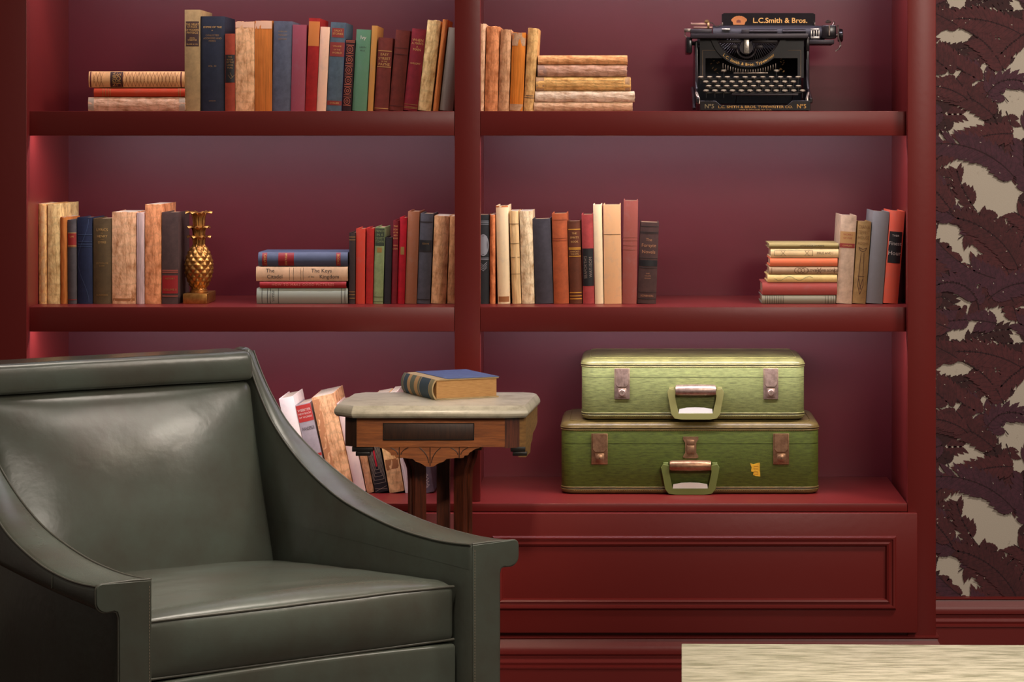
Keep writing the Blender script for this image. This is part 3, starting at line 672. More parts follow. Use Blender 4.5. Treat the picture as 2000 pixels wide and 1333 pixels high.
def std(*a, **k): return stand(*a, shelf=ZM, group='books on the middle right shelf', **k)
b = std('cream grey book with ochre and red title bands beside the far right stack', 1633, 1664, 420, (192, 164, 136), 'cloth', shift=10, dep=.16, paper=PAPERW)
b.patch(.68, .815, mat('ochre band', (176, 132, 78), .7), a=.97, name='spine_tooling'); l = b.patch(.63, .68, RB, a=.97); b.text('COMPLETE', .655, .0045, parent=l); b.text('WORKS', .78, .006, RB); b.text('OF POE', .74, .006, RB)
b = std('tan gold book with long looped brown ornament, far right group', 1664.5, 1691, 432, (154, 122, 74), 'cloth', shift=11.5, dep=.14)
BO = mat('dark brown ornament', (82, 46, 26), .7)
for t, q, sz in (('DIANA', .93, .0115), ('TEMPEST', .865, .0115), ('HOUSE', .80, .011), ('POEMS', .73, .008)): b.text(t, q, sz, mat('brown gold', (122, 84, 40), .6))
b.strip([[(.0, .66), (-.6, .68), (-.4, .645), (0, .63), (.4, .645), (.6, .68), (0, .66)], [(-.22, .62), (-.35, .33), (-.4, .22), (0, .11)], [(.22, .62), (.30, .33), (.42, .22), (0, .11)], [(-.5, .33), (.5, .33)], [(-.3, .30), (.1, .17)], [(.3, .30), (-.1, .17)]], BO, .0014)
b = std('tall blue grey cloth book between looped ornament and salmon books', 1691.5, 1724, 412, (112, 110, 108), 'faded', shift=14, dep=.16)
b = std('salmon red book with black Finest Hour label leaning on the right stile', 1724.5, 1754, 411, (198, 86, 62), 'faded', shift=14.5, dep=.155, bulge=.003)
l = b.patch(.435, .775, mat('black label', (26, 24, 24), .5), a=.86, label='black title label'); CW = mat('cream white print', (200, 190, 172), .7)
b.text('THEIR', .73, .006, CW, parent=l); b.text('Finest', .645, .0125, CW, parent=l); b.text('Hour', .54, .0135, CW, parent=l)
# --- lowest shelf, leaning left behind chair and side table
def std(*a, **k): return stand(*a, shelf=ZB, group='leaning books on the lowest shelf', Y=.13, **k)
b = std('white worn book nearest the armchair on the lowest shelf', 582, 612, 774, (222, 206, 196), 'faded', shift=-40, dep=.17, paper=PAPERW)
b = std('red and grey paperback leaning beside the big tan torn book', 614, 645, 786, (160, 150, 152), 'plain', shift=-40, dep=.15, paper=PAPERW, bulge=.002)
l = b.patch(.80, .99, mat('red cover panel', (188, 52, 44), .6), a=.99); b.text('WEBSTER', .93, .008, WHT, parent=l); b.text("NEW BOOK", .89, .006, WHT, parent=l); b.text('OF WORDS', .85, .006, WHT, parent=l); b.text('WANDERER', .72, .011, INK); b.patch(.40, .43, mat('red cover panel', (188, 52, 44), .6), a=.99, name='spine_tooling')
b = std('big tan book with ripped spine leaning left on the lowest shelf', 647, 692, 768, (226, 172, 126), 'torn', shift=-42, dep=.19, seed=50, paper=PAPERW, bulge=.002)
b.patch(.02, .97, mat('orange board', (206, 140, 92), .8), x0=-.99, x1=-.35, name='bared_board')
b = std('whitish book behind the left corner of the side table', 693, 715, 785, (212, 188, 176), 'faded', shift=-38, dep=.16, paper=PAPERW)
b = std('narrow tan book left of the black one with red stripe', 716, 731, 800, (196, 146, 104), 'torn', shift=-32, dep=.15, seed=52)
b = std('black book with red stripe and nested white outlines', 724+8, 751+8, 812, (38, 34, 36), 'cloth', shift=-30, dep=.15)
WL = mat('white outline', (160, 146, 126), .7)
b.strip([[(-.9+.16*k, .95), (-.9+.16*k, .12+.045*k), (.9-.16*k, .12+.045*k), (.9-.16*k, .95)] for k in range(5)]+[[(-.9, .02), (.9, .07)], [(-.9, .06), (.9, .03)]], WL, .0008)
b.patch(.34, .62, mat('red stripe', (196, 30, 46), .6), x0=-.12, x1=.12, name='spine_tooling')
b = std('cream tan book with brown water stain right of black one', 760, 790, 770, (220, 178, 122), 'torn', shift=-34, dep=.15, seed=53)
b.patch(.24, .34, mat('brown stain', (168, 110, 62), .9), a=.85, name='glue_strip')
b = std('whitish narrow book leaning behind the table leg', 791, 806, 766, (214, 196, 184), 'ridged', shift=-32, dep=.16, seed=54)
b = std('dark grey book with white scrawl seen between two table legs', 826, 848, 800, (120, 112, 118), 'cloth', shift=-24, dep=.15)
b.strip([[(-.6+.3*(k % 3), .05+.02*k), (.1+.3*(k % 2), .07+.02*k), (-.3, .09+.02*k)] for k in range(9)], WHT, .001)
# ------------------------------------------------------------------ pineapple bookend
GB = mat('antique gold', (206, 150, 80), 0.38, metal=0.85, col2=(150, 96, 44), scale=70, mixpos=(.4, .7), bump=.0002, bscale=300)
def pineapple():
    s = (D+BK)/F
    cx = WX(380.5, BK); t = thing('pineapple_bookend', 'gold pineapple bookend on a square block beside the brown book', 'bookend', (cx, BK, ZM+.0002))
    mb = MB(); mb.box(-23.5*s, 23.5*s, 0, .125, 0, 20*s, .0015); mb.build('base', GB, t)
    yc = .045; X = 1.5*s
    zt = lambda y: (592-y)*s
    mb = MB(); mb.lathe([(0, 20*s+.0002), (17*s, 20*s+.0002), (18*s, zt(570.5)), (16.5*s, zt(569)), (17*s, zt(567)), (15*s, zt(565)), (14*s, zt(563)), (0, zt(563))], X, yc, 0, 28, cap=False); mb.build('foot_ring', GB, t)
    # body with diagonal scales
    mb = MB(); n, m = 96, 72; z0, z1 = zt(566), zt(475); rings = []
    for j in range(m+1):
        f = j/m; z = z0+(z1-z0)*f
        r = 27.2*s*(math.sin(PI*(0.10+0.86*f**1.04)))**0.62
        ring = []
        for i in range(n):
            a = 2*PI*i/n
            u = (a/(2*PI)*10); v = f*5.6
            p, q = (u+v) % 1-.5, (u-v) % 1-.5
            bump = (1-max(abs(p), abs(q))*2)**.55
            tip = .45*max(0, 1-((p*p+(q)*q)*26))
            rr = r+.0040*(bump-.5)+.0018*tip+.0005*noise.noise(Vector((a*9, f*30, 1)))
            ring.append((X+rr*math.cos(a), yc+rr*math.sin(a), z+.0012*bump))
        rings.append(ring)
    mb.loft(rings); mb.build('fruit_body', GB, t, smooth=80)
    # crown: three whorls of bent leaves
    mb = MB(); mb.lathe([(9*s, zt(480)), (10*s, zt(465)), (9*s, zt(450)), (10*s, zt(432)), (10*s, zt(415)), (0, zt(414))], X, yc, 0, 20); mb.build('crown_stem', GB, t)
    for ti, (zb, zt_, rout, k) in enumerate(((478, 459, 23, 6), (461, 440, 23, 6), (441, 411, 26, 6))):
        for i in range(k):
            a = 2*PI*i/k+ti*.5+.05; mb = MB(); rings = []
            for j in range(9):
                f = j/8
                r = (9.5+(rout-9.5)*max(0, (f-.35)/.65)**1.7)*s
                z = zt(zb)+(zt(zt_)-zt(zb))*(min(1, f*1.25))**.9-(max(0, f-.82)*14*s if True else 0)
                wd = 8.5*s*(math.sin(PI*(.28+.62*f)))**.8*(1.1 if f > .5 else 1)
                c, sn = math.cos(a), math.sin(a); ring = []
                for (q, th) in ((-1, 0), (0, .0016), (1, 0), (1, -.0014), (0, -.0002), (-1, -.0014)):
                    ring.append((X+(r+th*.8)*c-q*wd*sn, yc+(r+th*.8)*sn+q*wd*c, z+th*f-abs(q)*.0028*f))
                rings.append(ring)
            mb.loft(rings); mb.build('crown_leaf', GB, t, smooth=60)
pineapple()
# ------------------------------------------------------------------ suitcases
def suitcase(label, x0, x1, ytop, ybot, yseam, zb, Y, dep, colr, bindc, latch_x, latch_y, handle, hasp=None, sticker=None):
    s = (D+Y)/F; cx = WX((x0+x1)/2, Y); W2 = (x1-x0)*s/2; hh = (ybot-ytop)*s
    t = thing('suitcase', label, 'suitcase', (cx, Y, zb))
    fab = mat('suitcase fabric %d' % colr[0], colr, .55, col2=dk(colr, .70), scale=50, stretch=(1, 1, 6), bump=.0004, bscale=420, mixpos=(.35, .68), spec=.4)
    bnd = mat('suitcase binding %d' % bindc[0], bindc, .38, col2=dk(bindc, .82), scale=40, spec=.5)
    lid = mat('suitcase lid vinyl %d' % bindc[0], dk(bindc, .92), .34, col2=dk(bindc, .74), scale=24, bump=.0002, bscale=200)
    dark = mat('dark seam', (46, 44, 20), .7); stitch = mat('stitching %d' % bindc[0], dk(bindc, 1.25), .6)  # dark olive colour of the seams and keyholes
    R = .030
    def outline(ins, k=7):
        P = []; x = W2-ins; y0 = ins; y1 = dep-ins; r = max(.004, R-ins*.8)
        for (ccx, ccy, a0) in ((x-r, y0+r, -90), (x-r, y1-r, 0), (-x+r, y1-r, 90), (-x+r, y0+r, 180)):
            for i in range(k+1):
                a = math.radians(a0+90*i/k); P.append((ccx+r*math.cos(a), ccy+r*math.sin(a)))
        return P
    def body(zs):
        mb = MB(); mb.loft([[(x, y, z) for x, y in outline(i)] for z, i in zs]); return mb
    zz = lambda y: (ybot-y)*s
    zs = zz(yseam)
    body([(.006, .010), (.0075, .003), (.010, .0012), (zs-.0006, .0012)]).build('base_shell', fab, t, smooth=50)
    body([(zs+.0006, .0012), (hh-.022, .0012), (hh-.016, .0018)]).build('lid_shell', fab, t, smooth=50)
    mb = body([(zs-.0006, .0026), (zs+.0006, .0026)]); mb.build('seam', dark, t)
    body([(hh-.018, .0004), (hh-.012, -.0004), (hh-.007, .0015), (hh-.003, .006), (hh-.001, .011), (hh-.0006, .016), (hh+.0015, .030), (hh+.0030, .06), (hh+.0034, .10)]).build('lid_top', lid, t, smooth=60)
    body([(.0, .022), (.0003, .012), (.003, .004), (.007, .0008), (.013, .0002), (.016, .0012)]).build('bottom_edge', lid, t, smooth=60)
    def pipe(z, r, m, ins, name):
        mb = MB(); P = outline(ins); mb2 = [(x, y, z) for x, y in P]
        rings = []
        n = len(P)
        for i in range(n):
            a = Vector(P[i-1]); c = Vector(P[(i+1) % n]); tg = (c-a).normalized(); nn = Vector((tg.y, -tg.x))
            rings.append([(P[i][0]+nn.x*r*math.cos(2*PI*k/8), P[i][1]+nn.y*r*math.cos(2*PI*k/8), z+r*math.sin(2*PI*k/8)) for k in range(8)])
        rings.append(rings[0]); mb.loft(rings, cap=False); return mb.build(name, m, t, smooth=60)
    top_b = pipe(hh-.0185, .0017, bnd, .0012, 'piping'); pipe(hh-.0135, .0011, bnd, -.0004, 'piping'); pipe(.0155, .0017, bnd, .0012, 'piping'); pipe(.0105, .0012, bnd, .0006, 'piping')
    pipe(hh-.0160, .0008, dark, .0006, 'seam'); pipe(.0130, .0008, dark, .0004, 'seam')
    mb = MB()                                                   # stitches
    for zq in (hh-.011, .0085, hh-.0205):
        n = int(2*(W2-R)/.0052)
        for i in range(n):
            x = -W2+R+i*.0052; mb.box(x, x+.003, -.0001+(.0006 if zq < .02 or zq > hh-.012 else .0008), .003, zq-.0005, zq+.0005)
    mb.build('stitching', stitch, t, smooth=0)
    # embossed line framing the top
    mb = MB(); P = outline(.020); mb.tube([(x, y, hh-.0004+.0012) for x, y in P+[P[0]]], .0010, 6); mb.build('top_piping', bnd, t)
    chrome = mat('tarnished latch metal %d' % colr[0], (196, 168, 150) if colr[0] > 130 else (176, 136, 102), .36, metal=.7, col2=(164, 138, 122) if colr[0] > 130 else (146, 108, 80), scale=90)
    bright = mat('nickel reflection white', (240, 236, 226), .4, metal=.0)  # reflection on the metal lining painted as plain white
    for lx in latch_x:
        xa = (lx[0]-(x0+x1)/2)*s; xb = (lx[1]-(x0+x1)/2)*s; za, zc = zz(latch_y[1]), zz(latch_y[0]); zm = zz(latch_y[0]+(latch_y[1]-latch_y[0])*.56)
        mb = MB(); mb.box(xa, xb, -.0030, .0014, za, zc, .001); L_ = mb.build('latch', chrome, t)
        w = (xb-xa); xm = (xa+xb)/2
        mb = MB(); pts = [(-.5, zc-.0005), (.5, zc-.0005), (.5, zm+.004), (.33, zm-.002), (-.33, zm-.002), (-.5, zm+.004)]
        mb.prism(pts, lambda p: (xm+p[0]*w*.92, -.0030, p[1]), lambda p: (xm+p[0]*w*.80, -.0058, p[1])); mb.build('latch_flap', chrome, L_)
        if colr[0] > 130 and lx is latch_x[0]:
            mb = MB()
            for k in range(3): mb.box(xm-w*.25+k*w*.2, xm-w*.25+k*w*.2+.0014, -.0066, -.0056, zm+.001, zc-.003, .0004)
            mb.build('latch_ribs', chrome, L_)
        zl = za+(zm-za)*.48
        mb = MB(); mb.box(xm-w*.28, xm+w*.28, -.0044, -.0029, zl-w*.28, zl+w*.28, .0006); mb.lathe([(0, -.0070), (w*.18, -.0070), (w*.22, -.006), (w*.22, -.0043)], xm, 0, zl, 20, 'y', cap=False)
        k_ = mb.build('keyhole_plate', chrome, L_); 
        mb = MB(); mb.box(xm-.0006, xm+.0006, -.0074, -.0069, zl-.002, zl+.002); mb.build('keyhole', dark, L_, smooth=0)
    # handle
    hx0, hx1, hy0, hy1 = handle; c = ((hx0+hx1)/2-(x0+x1)/2)*s; w = (hx1-hx0)*s/2; zt_, zb_ = zz(hy0), zz(hy1); hgt = zt_-zb_
    gp = mat('handle plastic %d' % colr[0], dk(bindc, .95) if colr[0] > 130 else (112, 122, 62), .38)
    h = MB()
    def hr(pts_o, pts_i, y0, y1):
        n = len(pts_o); A = [[h.v((c+x, y, zb_+z)) for x, z in P] for P, y in ((pts_o, y0), (pts_i, y0), (pts_i, y1), (pts_o, y1))]
        for a in range(4):
            b = (a+1) % 4
            for i in range(n-1): h.face([A[a][i], A[a][i+1], A[b][i+1], A[b][i]])
        h.face([A[k][0] for k in range(4)]); h.face([A[k][-1] for k in range(4)])
    po = [(-w*.72, hgt*.86), (-w*.93, hgt*.90), (-w, hgt*.80), (-w*.86, hgt*.16), (-w*.74, hgt*.03), (-w*.5, 0), (w*.5, 0), (w*.74, hgt*.03), (w*.86, hgt*.16), (w, hgt*.80), (w*.93, hgt*.90), (w*.72, hgt*.86)]
    pi_ = [(-w*.70, hgt*.72), (-w*.72, hgt*.72), (-w*.72, hgt*.66), (-w*.62, hgt*.24), (-w*.60, hgt*.18), (-w*.5, hgt*.18), (w*.5, hgt*.18), (w*.60, hgt*.18), (w*.62, hgt*.24), (w*.72, hgt*.66), (w*.72, hgt*.72), (w*.70, hgt*.72)]
    hr(po, pi_, -.0135, -.0045)
    ho = h.build('handle', gp, t, smooth=50); bv = ho.modifiers.new('bevel', 'BEVEL'); bv.width = .0022; bv.segments = 3; bv.limit_method = 'ANGLE'; bv.angle_limit = math.radians(40)
    mb = MB(); r = hgt*.155; zc_ = zb_+hgt*.86
    mb.lathe([(0, -w*.705), (r*.85, -w*.705), (r, -w*.65), (r*1.08, 0), (r, w*.65), (r*.85, w*.705), (0, w*.705)], c, -.0125+.0, zc_, 24, 'x', cap=False)
    mb.build('handle_sleeve', chrome, ho, smooth=50)
    mb = MB(); mb.loft([[(c+x, y, zb_+z) for x, z in ((-w*.60, hgt*.185), (w*.60, hgt*.185), (w*.58, hgt*.30), (w*.3, hgt*.345), (0, hgt*.355), (-w*.3, hgt*.345), (-w*.58, hgt*.30))] for y in (-.0120, -.0060)])
    mb.build('handle_lining', bright, ho, smooth=30)
    for sg in (-1, 1):
        mb = MB(); mb.box(c+sg*w*.84-.006, c+sg*w*.84+.006, -.0050, .0013, zb_+hgt*.74, zb_+hgt*.94, .001); mb.build('handle_mount', gp, ho)
    if hasp:
        xa = (hasp[0]-(x0+x1)/2)*s; xb = (hasp[1]-(x0+x1)/2)*s; za, zc2 = zz(hasp[3]), zz(hasp[2]); xm = (xa+xb)/2; w2 = xb-xa; q = zc2-za
        mb = MB(); pts = [(-.5, q), (-.5, q*.88), (-.36, q*.72), (-.36, q*.25), (-.5, q*.10), (-.5, q*.04), (-.35, 0), (.35, 0), (.5, q*.04), (.5, q*.10), (.36, q*.25), (.36, q*.72), (.5, q*.88), (.5, q)]
        mb.prism(pts, lambda p: (xm+p[0]*w2, -.0032, za+p[1]), lambda p: (xm+p[0]*w2, .0013, za+p[1])); hs = mb.build('hasp', chrome, t)
        mb = MB(); mb.box(xm-w2*.24, xm+w2*.24, -.0052, -.0031, za+q*.22, za+q*.60, .0006); mb.box(xm-w2*.24, xm+w2*.24, -.0048, -.0031, za+q*.61, za+q*.86, .0006); mb.build('hasp_plate', chrome, hs)
    if sticker:
        yel = mat('yellow sticker', (226, 178, 40), .7, col2=(206, 150, 30), scale=200)
        ox = lambda x: (x-(x0+x1)/2)*s
        P = [(1465, 908), (1472, 910), (1478, 908), (1484, 907), (1484, 921), (1485, 934), (1476, 933), (1471, 931), (1472, 925), (1467, 924), (1468, 916)]
        mb = MB(); mb.prism(P, lambda p: (ox(p[0]), .0006, zz(p[1])), lambda p: (ox(p[0]), .0012, zz(p[1]))); o = mb.build('sticker', yel, t, smooth=0); o['label'] = 'torn yellow sticker remnant'
        mb = MB()
        for q in (913, 918, 924, 929): mb.box(ox(1472), ox(1481), .0003, .0007, zz(q+1), zz(q)); 
        mb.build('sticker_print', mat('ochre print', (178, 130, 28), .7), t, smooth=0)
    return hh
YS = .115
h1 = suitcase('larger dark green suitcase at the bottom of the pair, with yellow sticker remnant', 1095, 1601, 827, 968.5, 870, ZB+.0003, YS, .285, (98, 113, 40), (132, 112, 62),
              ((1155, 1187), (1510, 1541)), (850, 910), (1291, 1405, 902, 968), hasp=(1334, 1364, 856, 898), sticker=True)
suitcase('smaller light olive green suitcase resting on top of the larger one', 1135, 1573, 706, 826, 742.5, ZB+.0003+h1+.0036, YS+.004, .275, (152, 160, 94), (146, 142, 84),
         ((1200, 1230), (1491, 1520)), (725, 785), (1303, 1414, 757, 824))
# ------------------------------------------------------------------ typewriter
def typewriter():
    Y0 = .05; s = (D+Y0)/F; cx0 = 1474.5
    t = thing('typewriter', 'antique black upright typewriter with gold lettering on the upper right shelf', 'typewriter', (WX(cx0, Y0), Y0, ZT+.0002))
    BL = mat('black enamel', (20, 16, 17), .26, spec=.5, coat=.2, col2=(30, 23, 24), scale=30); BM = mat('blackened steel', (54, 48, 50), .4, metal=.5)
    ST = mat('dull nickel', (150, 136, 124), .35, metal=.85, col2=(104, 90, 78), scale=160); BR = mat('aged brass', (176, 140, 92), .4, metal=.7)
    PL = mat('platen rubber', (52, 48, 54), .55); GL = mat('typewriter gold', (206, 158, 84), .45, metal=.3); RB_ = mat('key card', (180, 164, 134), .45)
    X = lambda x, y=0: (x-cx0)*(D+Y0+y)/F            # measured at depth y behind the base front
    Z = lambda yy, y=0: H-(yy-VY)*(D+Y0+y)/F-(ZT+.0002)
    def P(name, fn, m=BL, parent=t, sm=35, bev=0):
        mb = MB(); fn(mb); o = mb.build(name, m, parent, smooth=sm)
        if bev: 
            b = o.modifiers.new('bevel', 'BEVEL'); b.width = bev; b.segments = 2; b.limit_method = 'ANGLE'
        return o
    # base
    pts = [(1367, 216.5), (1367, 197), (1398, 197), (1407, 205), (1538, 205), (1548, 196.5), (1583, 196.5), (1583, 216.5)]
    base = P('base_front_plate', lambda b: b.prism(pts, lambda p: (X(p[0]), 0, max(.0012, Z(p[1]))), lambda p: (X(p[0]), .007, max(.0012, Z(p[1])))), bev=.001)
    P('base_frame', lambda b: (b.box(X(1369), X(1377), .0072, .31, .0, .018, .002), b.box(X(1573), X(1581), .0072, .31, .0, .018, .002), b.box(X(1377), X(1573), .30, .31, 0, .018, .001), b.box(X(1377), X(1573), .02, .30, .004, .008)))
    for xx in (1378, 1572):
        for yy in (.03, .28): P('rubber_foot', lambda b: b.lathe([(0, 0), (.008, 0), (.007, .004), (0, .004)], X(xx), yy, -.0001, 16), mat('rubber', (24, 22, 22), .8))
    fr = lambda x, z: (x, -.0006, z)
    lettering('N\u00ba5', .0135, lambda x, y: fr(X(1385.5)+x, Z(208)+y), mat('silver gilt', (150, 136, 100), .5, metal=.2), base, .0002)
    lettering('N\u00ba5', .0135, lambda x, y: fr(X(1565.5)+x, Z(208)+y), GL, base, .0002)
    lettering('L.C. SMITH & BROS. TYPEWRITER CO.', .0078, lambda x, y: fr(X(1475.5)+x, Z(209.2)+y), GL, base, .0001, sx=1.30)
    lettering('MADE IN SYRACUSE, N.Y. U.S.A.', .0046, lambda x, y: fr(X(1475.5)+x, Z(214.6)+y), BR, base, sx=1.15)
    # side cheeks sweeping down
    for sg, xa in ((-1, 1362), (1, 1580)):
        def cheek(b):
            prof = [(.012, .018), (.012, .030), (.05, .040), (.10, .052), (.115, .075), (.12, Z(80, .12)), (.30, Z(80, .12)), (.30, .018)]
            x0 = X(xa, .1); b.prism(prof, lambda p: (x0-.0, p[0], p[1]), lambda p: (x0+.007, p[0], p[1]))
        P('side_frame', cheek, bev=.002)
    P('side_rail', lambda b: b.tube([(X(1357), .05+.02*q, .002+.05*(q/8)**.5+.004) for q in range(9)], .004, 8), BM)
    # front plate with windows and semicircular opening
    yf = .125
    def ring_pts(r, a0, a1, n, cxx, czz): return [(cxx+r*math.cos(math.radians(a0+(a1-a0)*i/n)), czz+r*math.sin(math.radians(a0+(a1-a0)*i/n))) for i in range(n+1)]
    def zed(y): return Z(y, yf)
    def xed(x): return X(x, yf)
    ccx, ccz = xed(1467), zed(55); R1 = xed(1467+66)-ccx; R2 = R1+.0125
    def plate(b, sg):
        L4 = ((1372, 1383, 76, 152), (1382.9, 1408, 76, 100)) if sg < 0 else ((1563, 1575, 76, 152), (1538, 1563.1, 76, 100))
        for (xa, xb, ya, yb) in L4: b.box(xed(xa), xed(xb), yf+(.0004 if xb-xa > 12 else 0), yf+.006, zed(yb), zed(ya))
        xe = xed(1383) if sg < 0 else xed(1563)
        prof = []
        for i in range(9):
            a = math.radians(4+46*i/8); prof.append((ccx+sg*R2*math.cos(a), ccz-R2*math.sin(a)))
        prof = [q for q in prof if (q[0] > xe if sg < 0 else q[0] < xe)]
        pp = [(xe, zed(76)), (prof[0][0], zed(76))]+prof+[(xe, prof[-1][1])]
        b.prism(pp, lambda p: (p[0], yf, p[1]), lambda p: (p[0], yf+.006, p[1]))
    P('front_plate', lambda b: plate(b, -1)); P('front_plate', lambda b: plate(b, 1))
    def arc(b):
        A = ring_pts(R1, 197, 343, 40, ccx, ccz); B = ring_pts(R2, 197, 343, 40, ccx, ccz)
        b.loft([[(a[0], yf-.006, a[1]), (c[0], yf-.006, c[1]), (c[0], yf+.008, c[1]), (a[0], yf+.008, a[1])] for a, c in zip(A, B)])
    ar = P('lettered_arc', arc)
    Rm = (R1+R2)/2
    def onarc(x, y):
        a = x/Rm-PI/2; r = Rm-y; return (ccx+r*math.cos(a), yf-.0066, ccz+r*math.sin(a))
    lettering('L.C. Smith & Bros. Typewriter', .0092, onarc, GL, ar, .0001, 1.12)
    P('inner_arc', lambda b: b.tube([(x, yf-.004, z) for x, z in ring_pts(R1-.002, 200, 340, 30, ccx, ccz)], .0014, 6), BM)
    # pin stripes round the windows
    def stripe(b):
        for (xa, xb, ya, yb) in ((1377, 1377.7, 99, 150), (1377, 1402, 98, 98.7), (1569, 1569.7, 99, 150), (1544, 1569.7, 98, 98.7)): b.box(xed(xa), xed(xb), yf-.0005, yf+.0002, zed(yb), zed(ya))
    P('pin_stripe', stripe, mat('pin stripe', (120, 96, 66), .6), sm=0)
    # top bar
    P('top_bar', lambda b: b.box(X(1353, .1), X(1583, .1), .095, .135, Z(75, .1), Z(65.5, .1), .002), BM)
    P('shoulder', lambda b: b.box(X(1345, .12), X(1357, .12), .115, .25, Z(104, .12), Z(72, .12), .003)); P('shoulder', lambda b: b.box(X(1578, .12), X(1586, .12), .115, .25, Z(100, .12), Z(72, .12), .003))
    P('back_plate', lambda b: b.box(X(1372, .25), X(1575, .25), .25, .256, .02, Z(76, .25)), mat('interior shade black', (10, 9, 9), .95))  # near-black matte stands in for the unlit gap inside
    # ribbon vibrator and type guide
    yg = .112
    P('type_guide', lambda b: b.box(X(1457.5, yg), X(1468, yg), yg, yg+.003, Z(104, yg), Z(76, yg), .0008), mat('bright steel', (214, 206, 196), .3, metal=.8, col2=(170, 160, 150), scale=300))
    P('type_guide_disc', lambda b: b.lathe([(0, 0), (.0155, 0), (.0155, .004), (0, .004)], X(1462.5, yg), yg+.004, Z(93, yg), 28, 'y'), BM)
    P('guide_bracket', lambda b: b.tube([(X(1462.5, yg)+.022*math.cos(math.radians(a)), yg+.008, Z(94, yg)+.022*math.sin(math.radians(a))) for a in range(170, 371, 10)], .0026, 6), BM)
    P('guide_bracket', lambda b: (b.box(X(1431, yg), X(1445, yg), yg+.004, yg+.010, Z(95, yg), Z(88, yg), .001), b.box(X(1481, yg), X(1495, yg), yg+.004, yg+.010, Z(95, yg), Z(88, yg), .001)), BM)
    P('ribbon_guard', lambda b: (b.box(X(1409, yg), X(1452, yg), yg+.006, yg+.010, Z(84, yg), Z(77, yg), .001), b.box(X(1474, yg), X(1524, yg), yg+.006, yg+.010, Z(84, yg), Z(77, yg), .001)), BM)
    # type bars fanned in the basket, and the linkage behind the windows
    for i in range(30):
        a = math.radians(205+130*i/29); r0, r1 = .030, .078
        P('type_bar', lambda b: b.tube([(ccx+r0*math.cos(a), .16, ccz+r0*math.sin(a)), (ccx+r1*math.cos(a), .165, ccz+r1*math.sin(a)-.006)], .0011, 5), BM, sm=60)
    for i in range(22):
        x = X(1416+i*4.9, .10); q = abs(i-10.5)/10.5
        P('link_pin', lambda b: b.box(x-.0008, x+.0008, .098, .101, Z(143-9*q**2, .10), Z(136-12*q**2, .10), .0003), ST)
    P('link_bar', lambda b: b.box(X(1437, .10), X(1504, .10), .098, .101, Z(144, .10), Z(141.5, .10), .0004), ST)
    rnd = random.Random(3)
    for sg in (0, 1):
        def bits(b):
            for i in range(14):
                x = X(rnd.uniform(1389, 1409) if sg == 0 else rnd.uniform(1528, 1536), .15); z = Z(rnd.uniform(105, 142), .15); l = rnd.uniform(.002, .004)
                b.tube([(x, .145, z), (x+l, .148, z+l*rnd.uniform(-1, 1.5))], .0009, 5)
        P('escapement_linkage', bits, BR)
    # keys
    rows = [(151, 1373, 1563, 12, .10, 151), (160, 1382, 1553, 11, .080, 160), (168.5, 1387, 1562, 11, .060, 168.5), (177.5, 1381, 1569, 12, .040, 177.5)]
    def tilt(mb, y):
        for v in mb.bm.verts: v.co.z += (v.co.y-y)*.24
    def key(x, y, yy, nm='key'):
        mb = MB(); z = Z(yy, y); xx = X(x, y); r = .0068
        mb.lathe([(0, 0), (r, 0), (r, .0022), (r*.86, .0026), (0, .0026)], xx, y, z-.001, 16, cap=False); tilt(mb, y); k = mb.build(nm, ST, t, smooth=40)
        mb = MB(); mb.lathe([(0, .0026), (r*.82, .0027), (0, .0030)], xx, y, z-.001, 16, cap=False); tilt(mb, y); mb.build('key_top', RB_, k, smooth=0)
        mb = MB(); mb.box(xx-.0008, xx+.0008, y+.001, y+.003, z-.016, z-.0012); mb.build('key_lever', BL, k, smooth=0)
    for yy, xa, xb, n, y, _ in rows:
        for i in range(n): key(xa+(xb-xa)*i/(n-1)+5*0, y, yy)
    key(1418, .105, 138.5); key(1521, .105, 138.5)
    def rail(b):
        for yy, xa, xb, n, y, _ in rows: b.box(X(xa-2, y), X(xb+2, y), y+.006, y+.010, Z(yy+6, y), Z(yy+2.5, y), .001)
    P('key_comb', rail, mat('olive black felt', (40, 34, 22), .9), sm=0)
    P('space_bar', lambda b: b.box(X(1430, .02), X(1560, .02), .016, .028, Z(187, .02), Z(183, .02), .0018), BM)
    P('space_bar_arm', lambda b: (b.tube([(X(1440, .02), .026, Z(186, .02)), (X(1440, .02), .08, .02)], .0015, 6), b.tube([(X(1550, .02), .026, Z(186, .02)), (X(1550, .02), .08, .02)], .0015, 6)), BM)
    for sg, xx in ((0, 1365), (1, 1577)):
        P('corner_bracket', lambda b: b.tube([(X(xx), .015, .016), (X(xx), .02, .028), (X(xx+(-4 if sg == 0 else 4)), .035, .042)], .0035, 8), ST)
    # carriage
    yc = .19; zc = Z(64, yc)
    P('platen', lambda b: b.lathe([(0, X(1400, yc)), (.0165, X(1400, yc)), (.0165, X(1618, yc)), (0, X(1618, yc))], 0, yc, zc, 32, 'x', cap=False), PL)
    P('carriage_rail', lambda b: (b.box(X(1350, yc), X(1634, yc), yc+.02, yc+.035, Z(88, yc), Z(80, yc), .001), b.box(X(1585, yc), X(1635, yc), yc-.03, yc+.02, Z(87, yc), Z(78.5, yc), .0015)), BM)
    pt = P('paper_table', lambda b: b.prism([(X(1419, yc)+.004, Z(26.5, yc+.04)), (X(1600, yc)-.004, Z(26.5, yc+.04)), (X(1601, yc), Z(29, yc+.04)), (X(1601, yc), Z(52, yc+.03)), (X(1418, yc), Z(52, yc+.03)), (X(1418, yc), Z(29, yc+.04))],
                                    lambda p: (p[0], yc+.020-(p[1]-zc)*.10, p[1]), lambda p: (p[0], yc+.026-(p[1]-zc)*.10, p[1])))
    fp = lambda x, z: (x, yc+.0192-(z-zc)*.10, z)
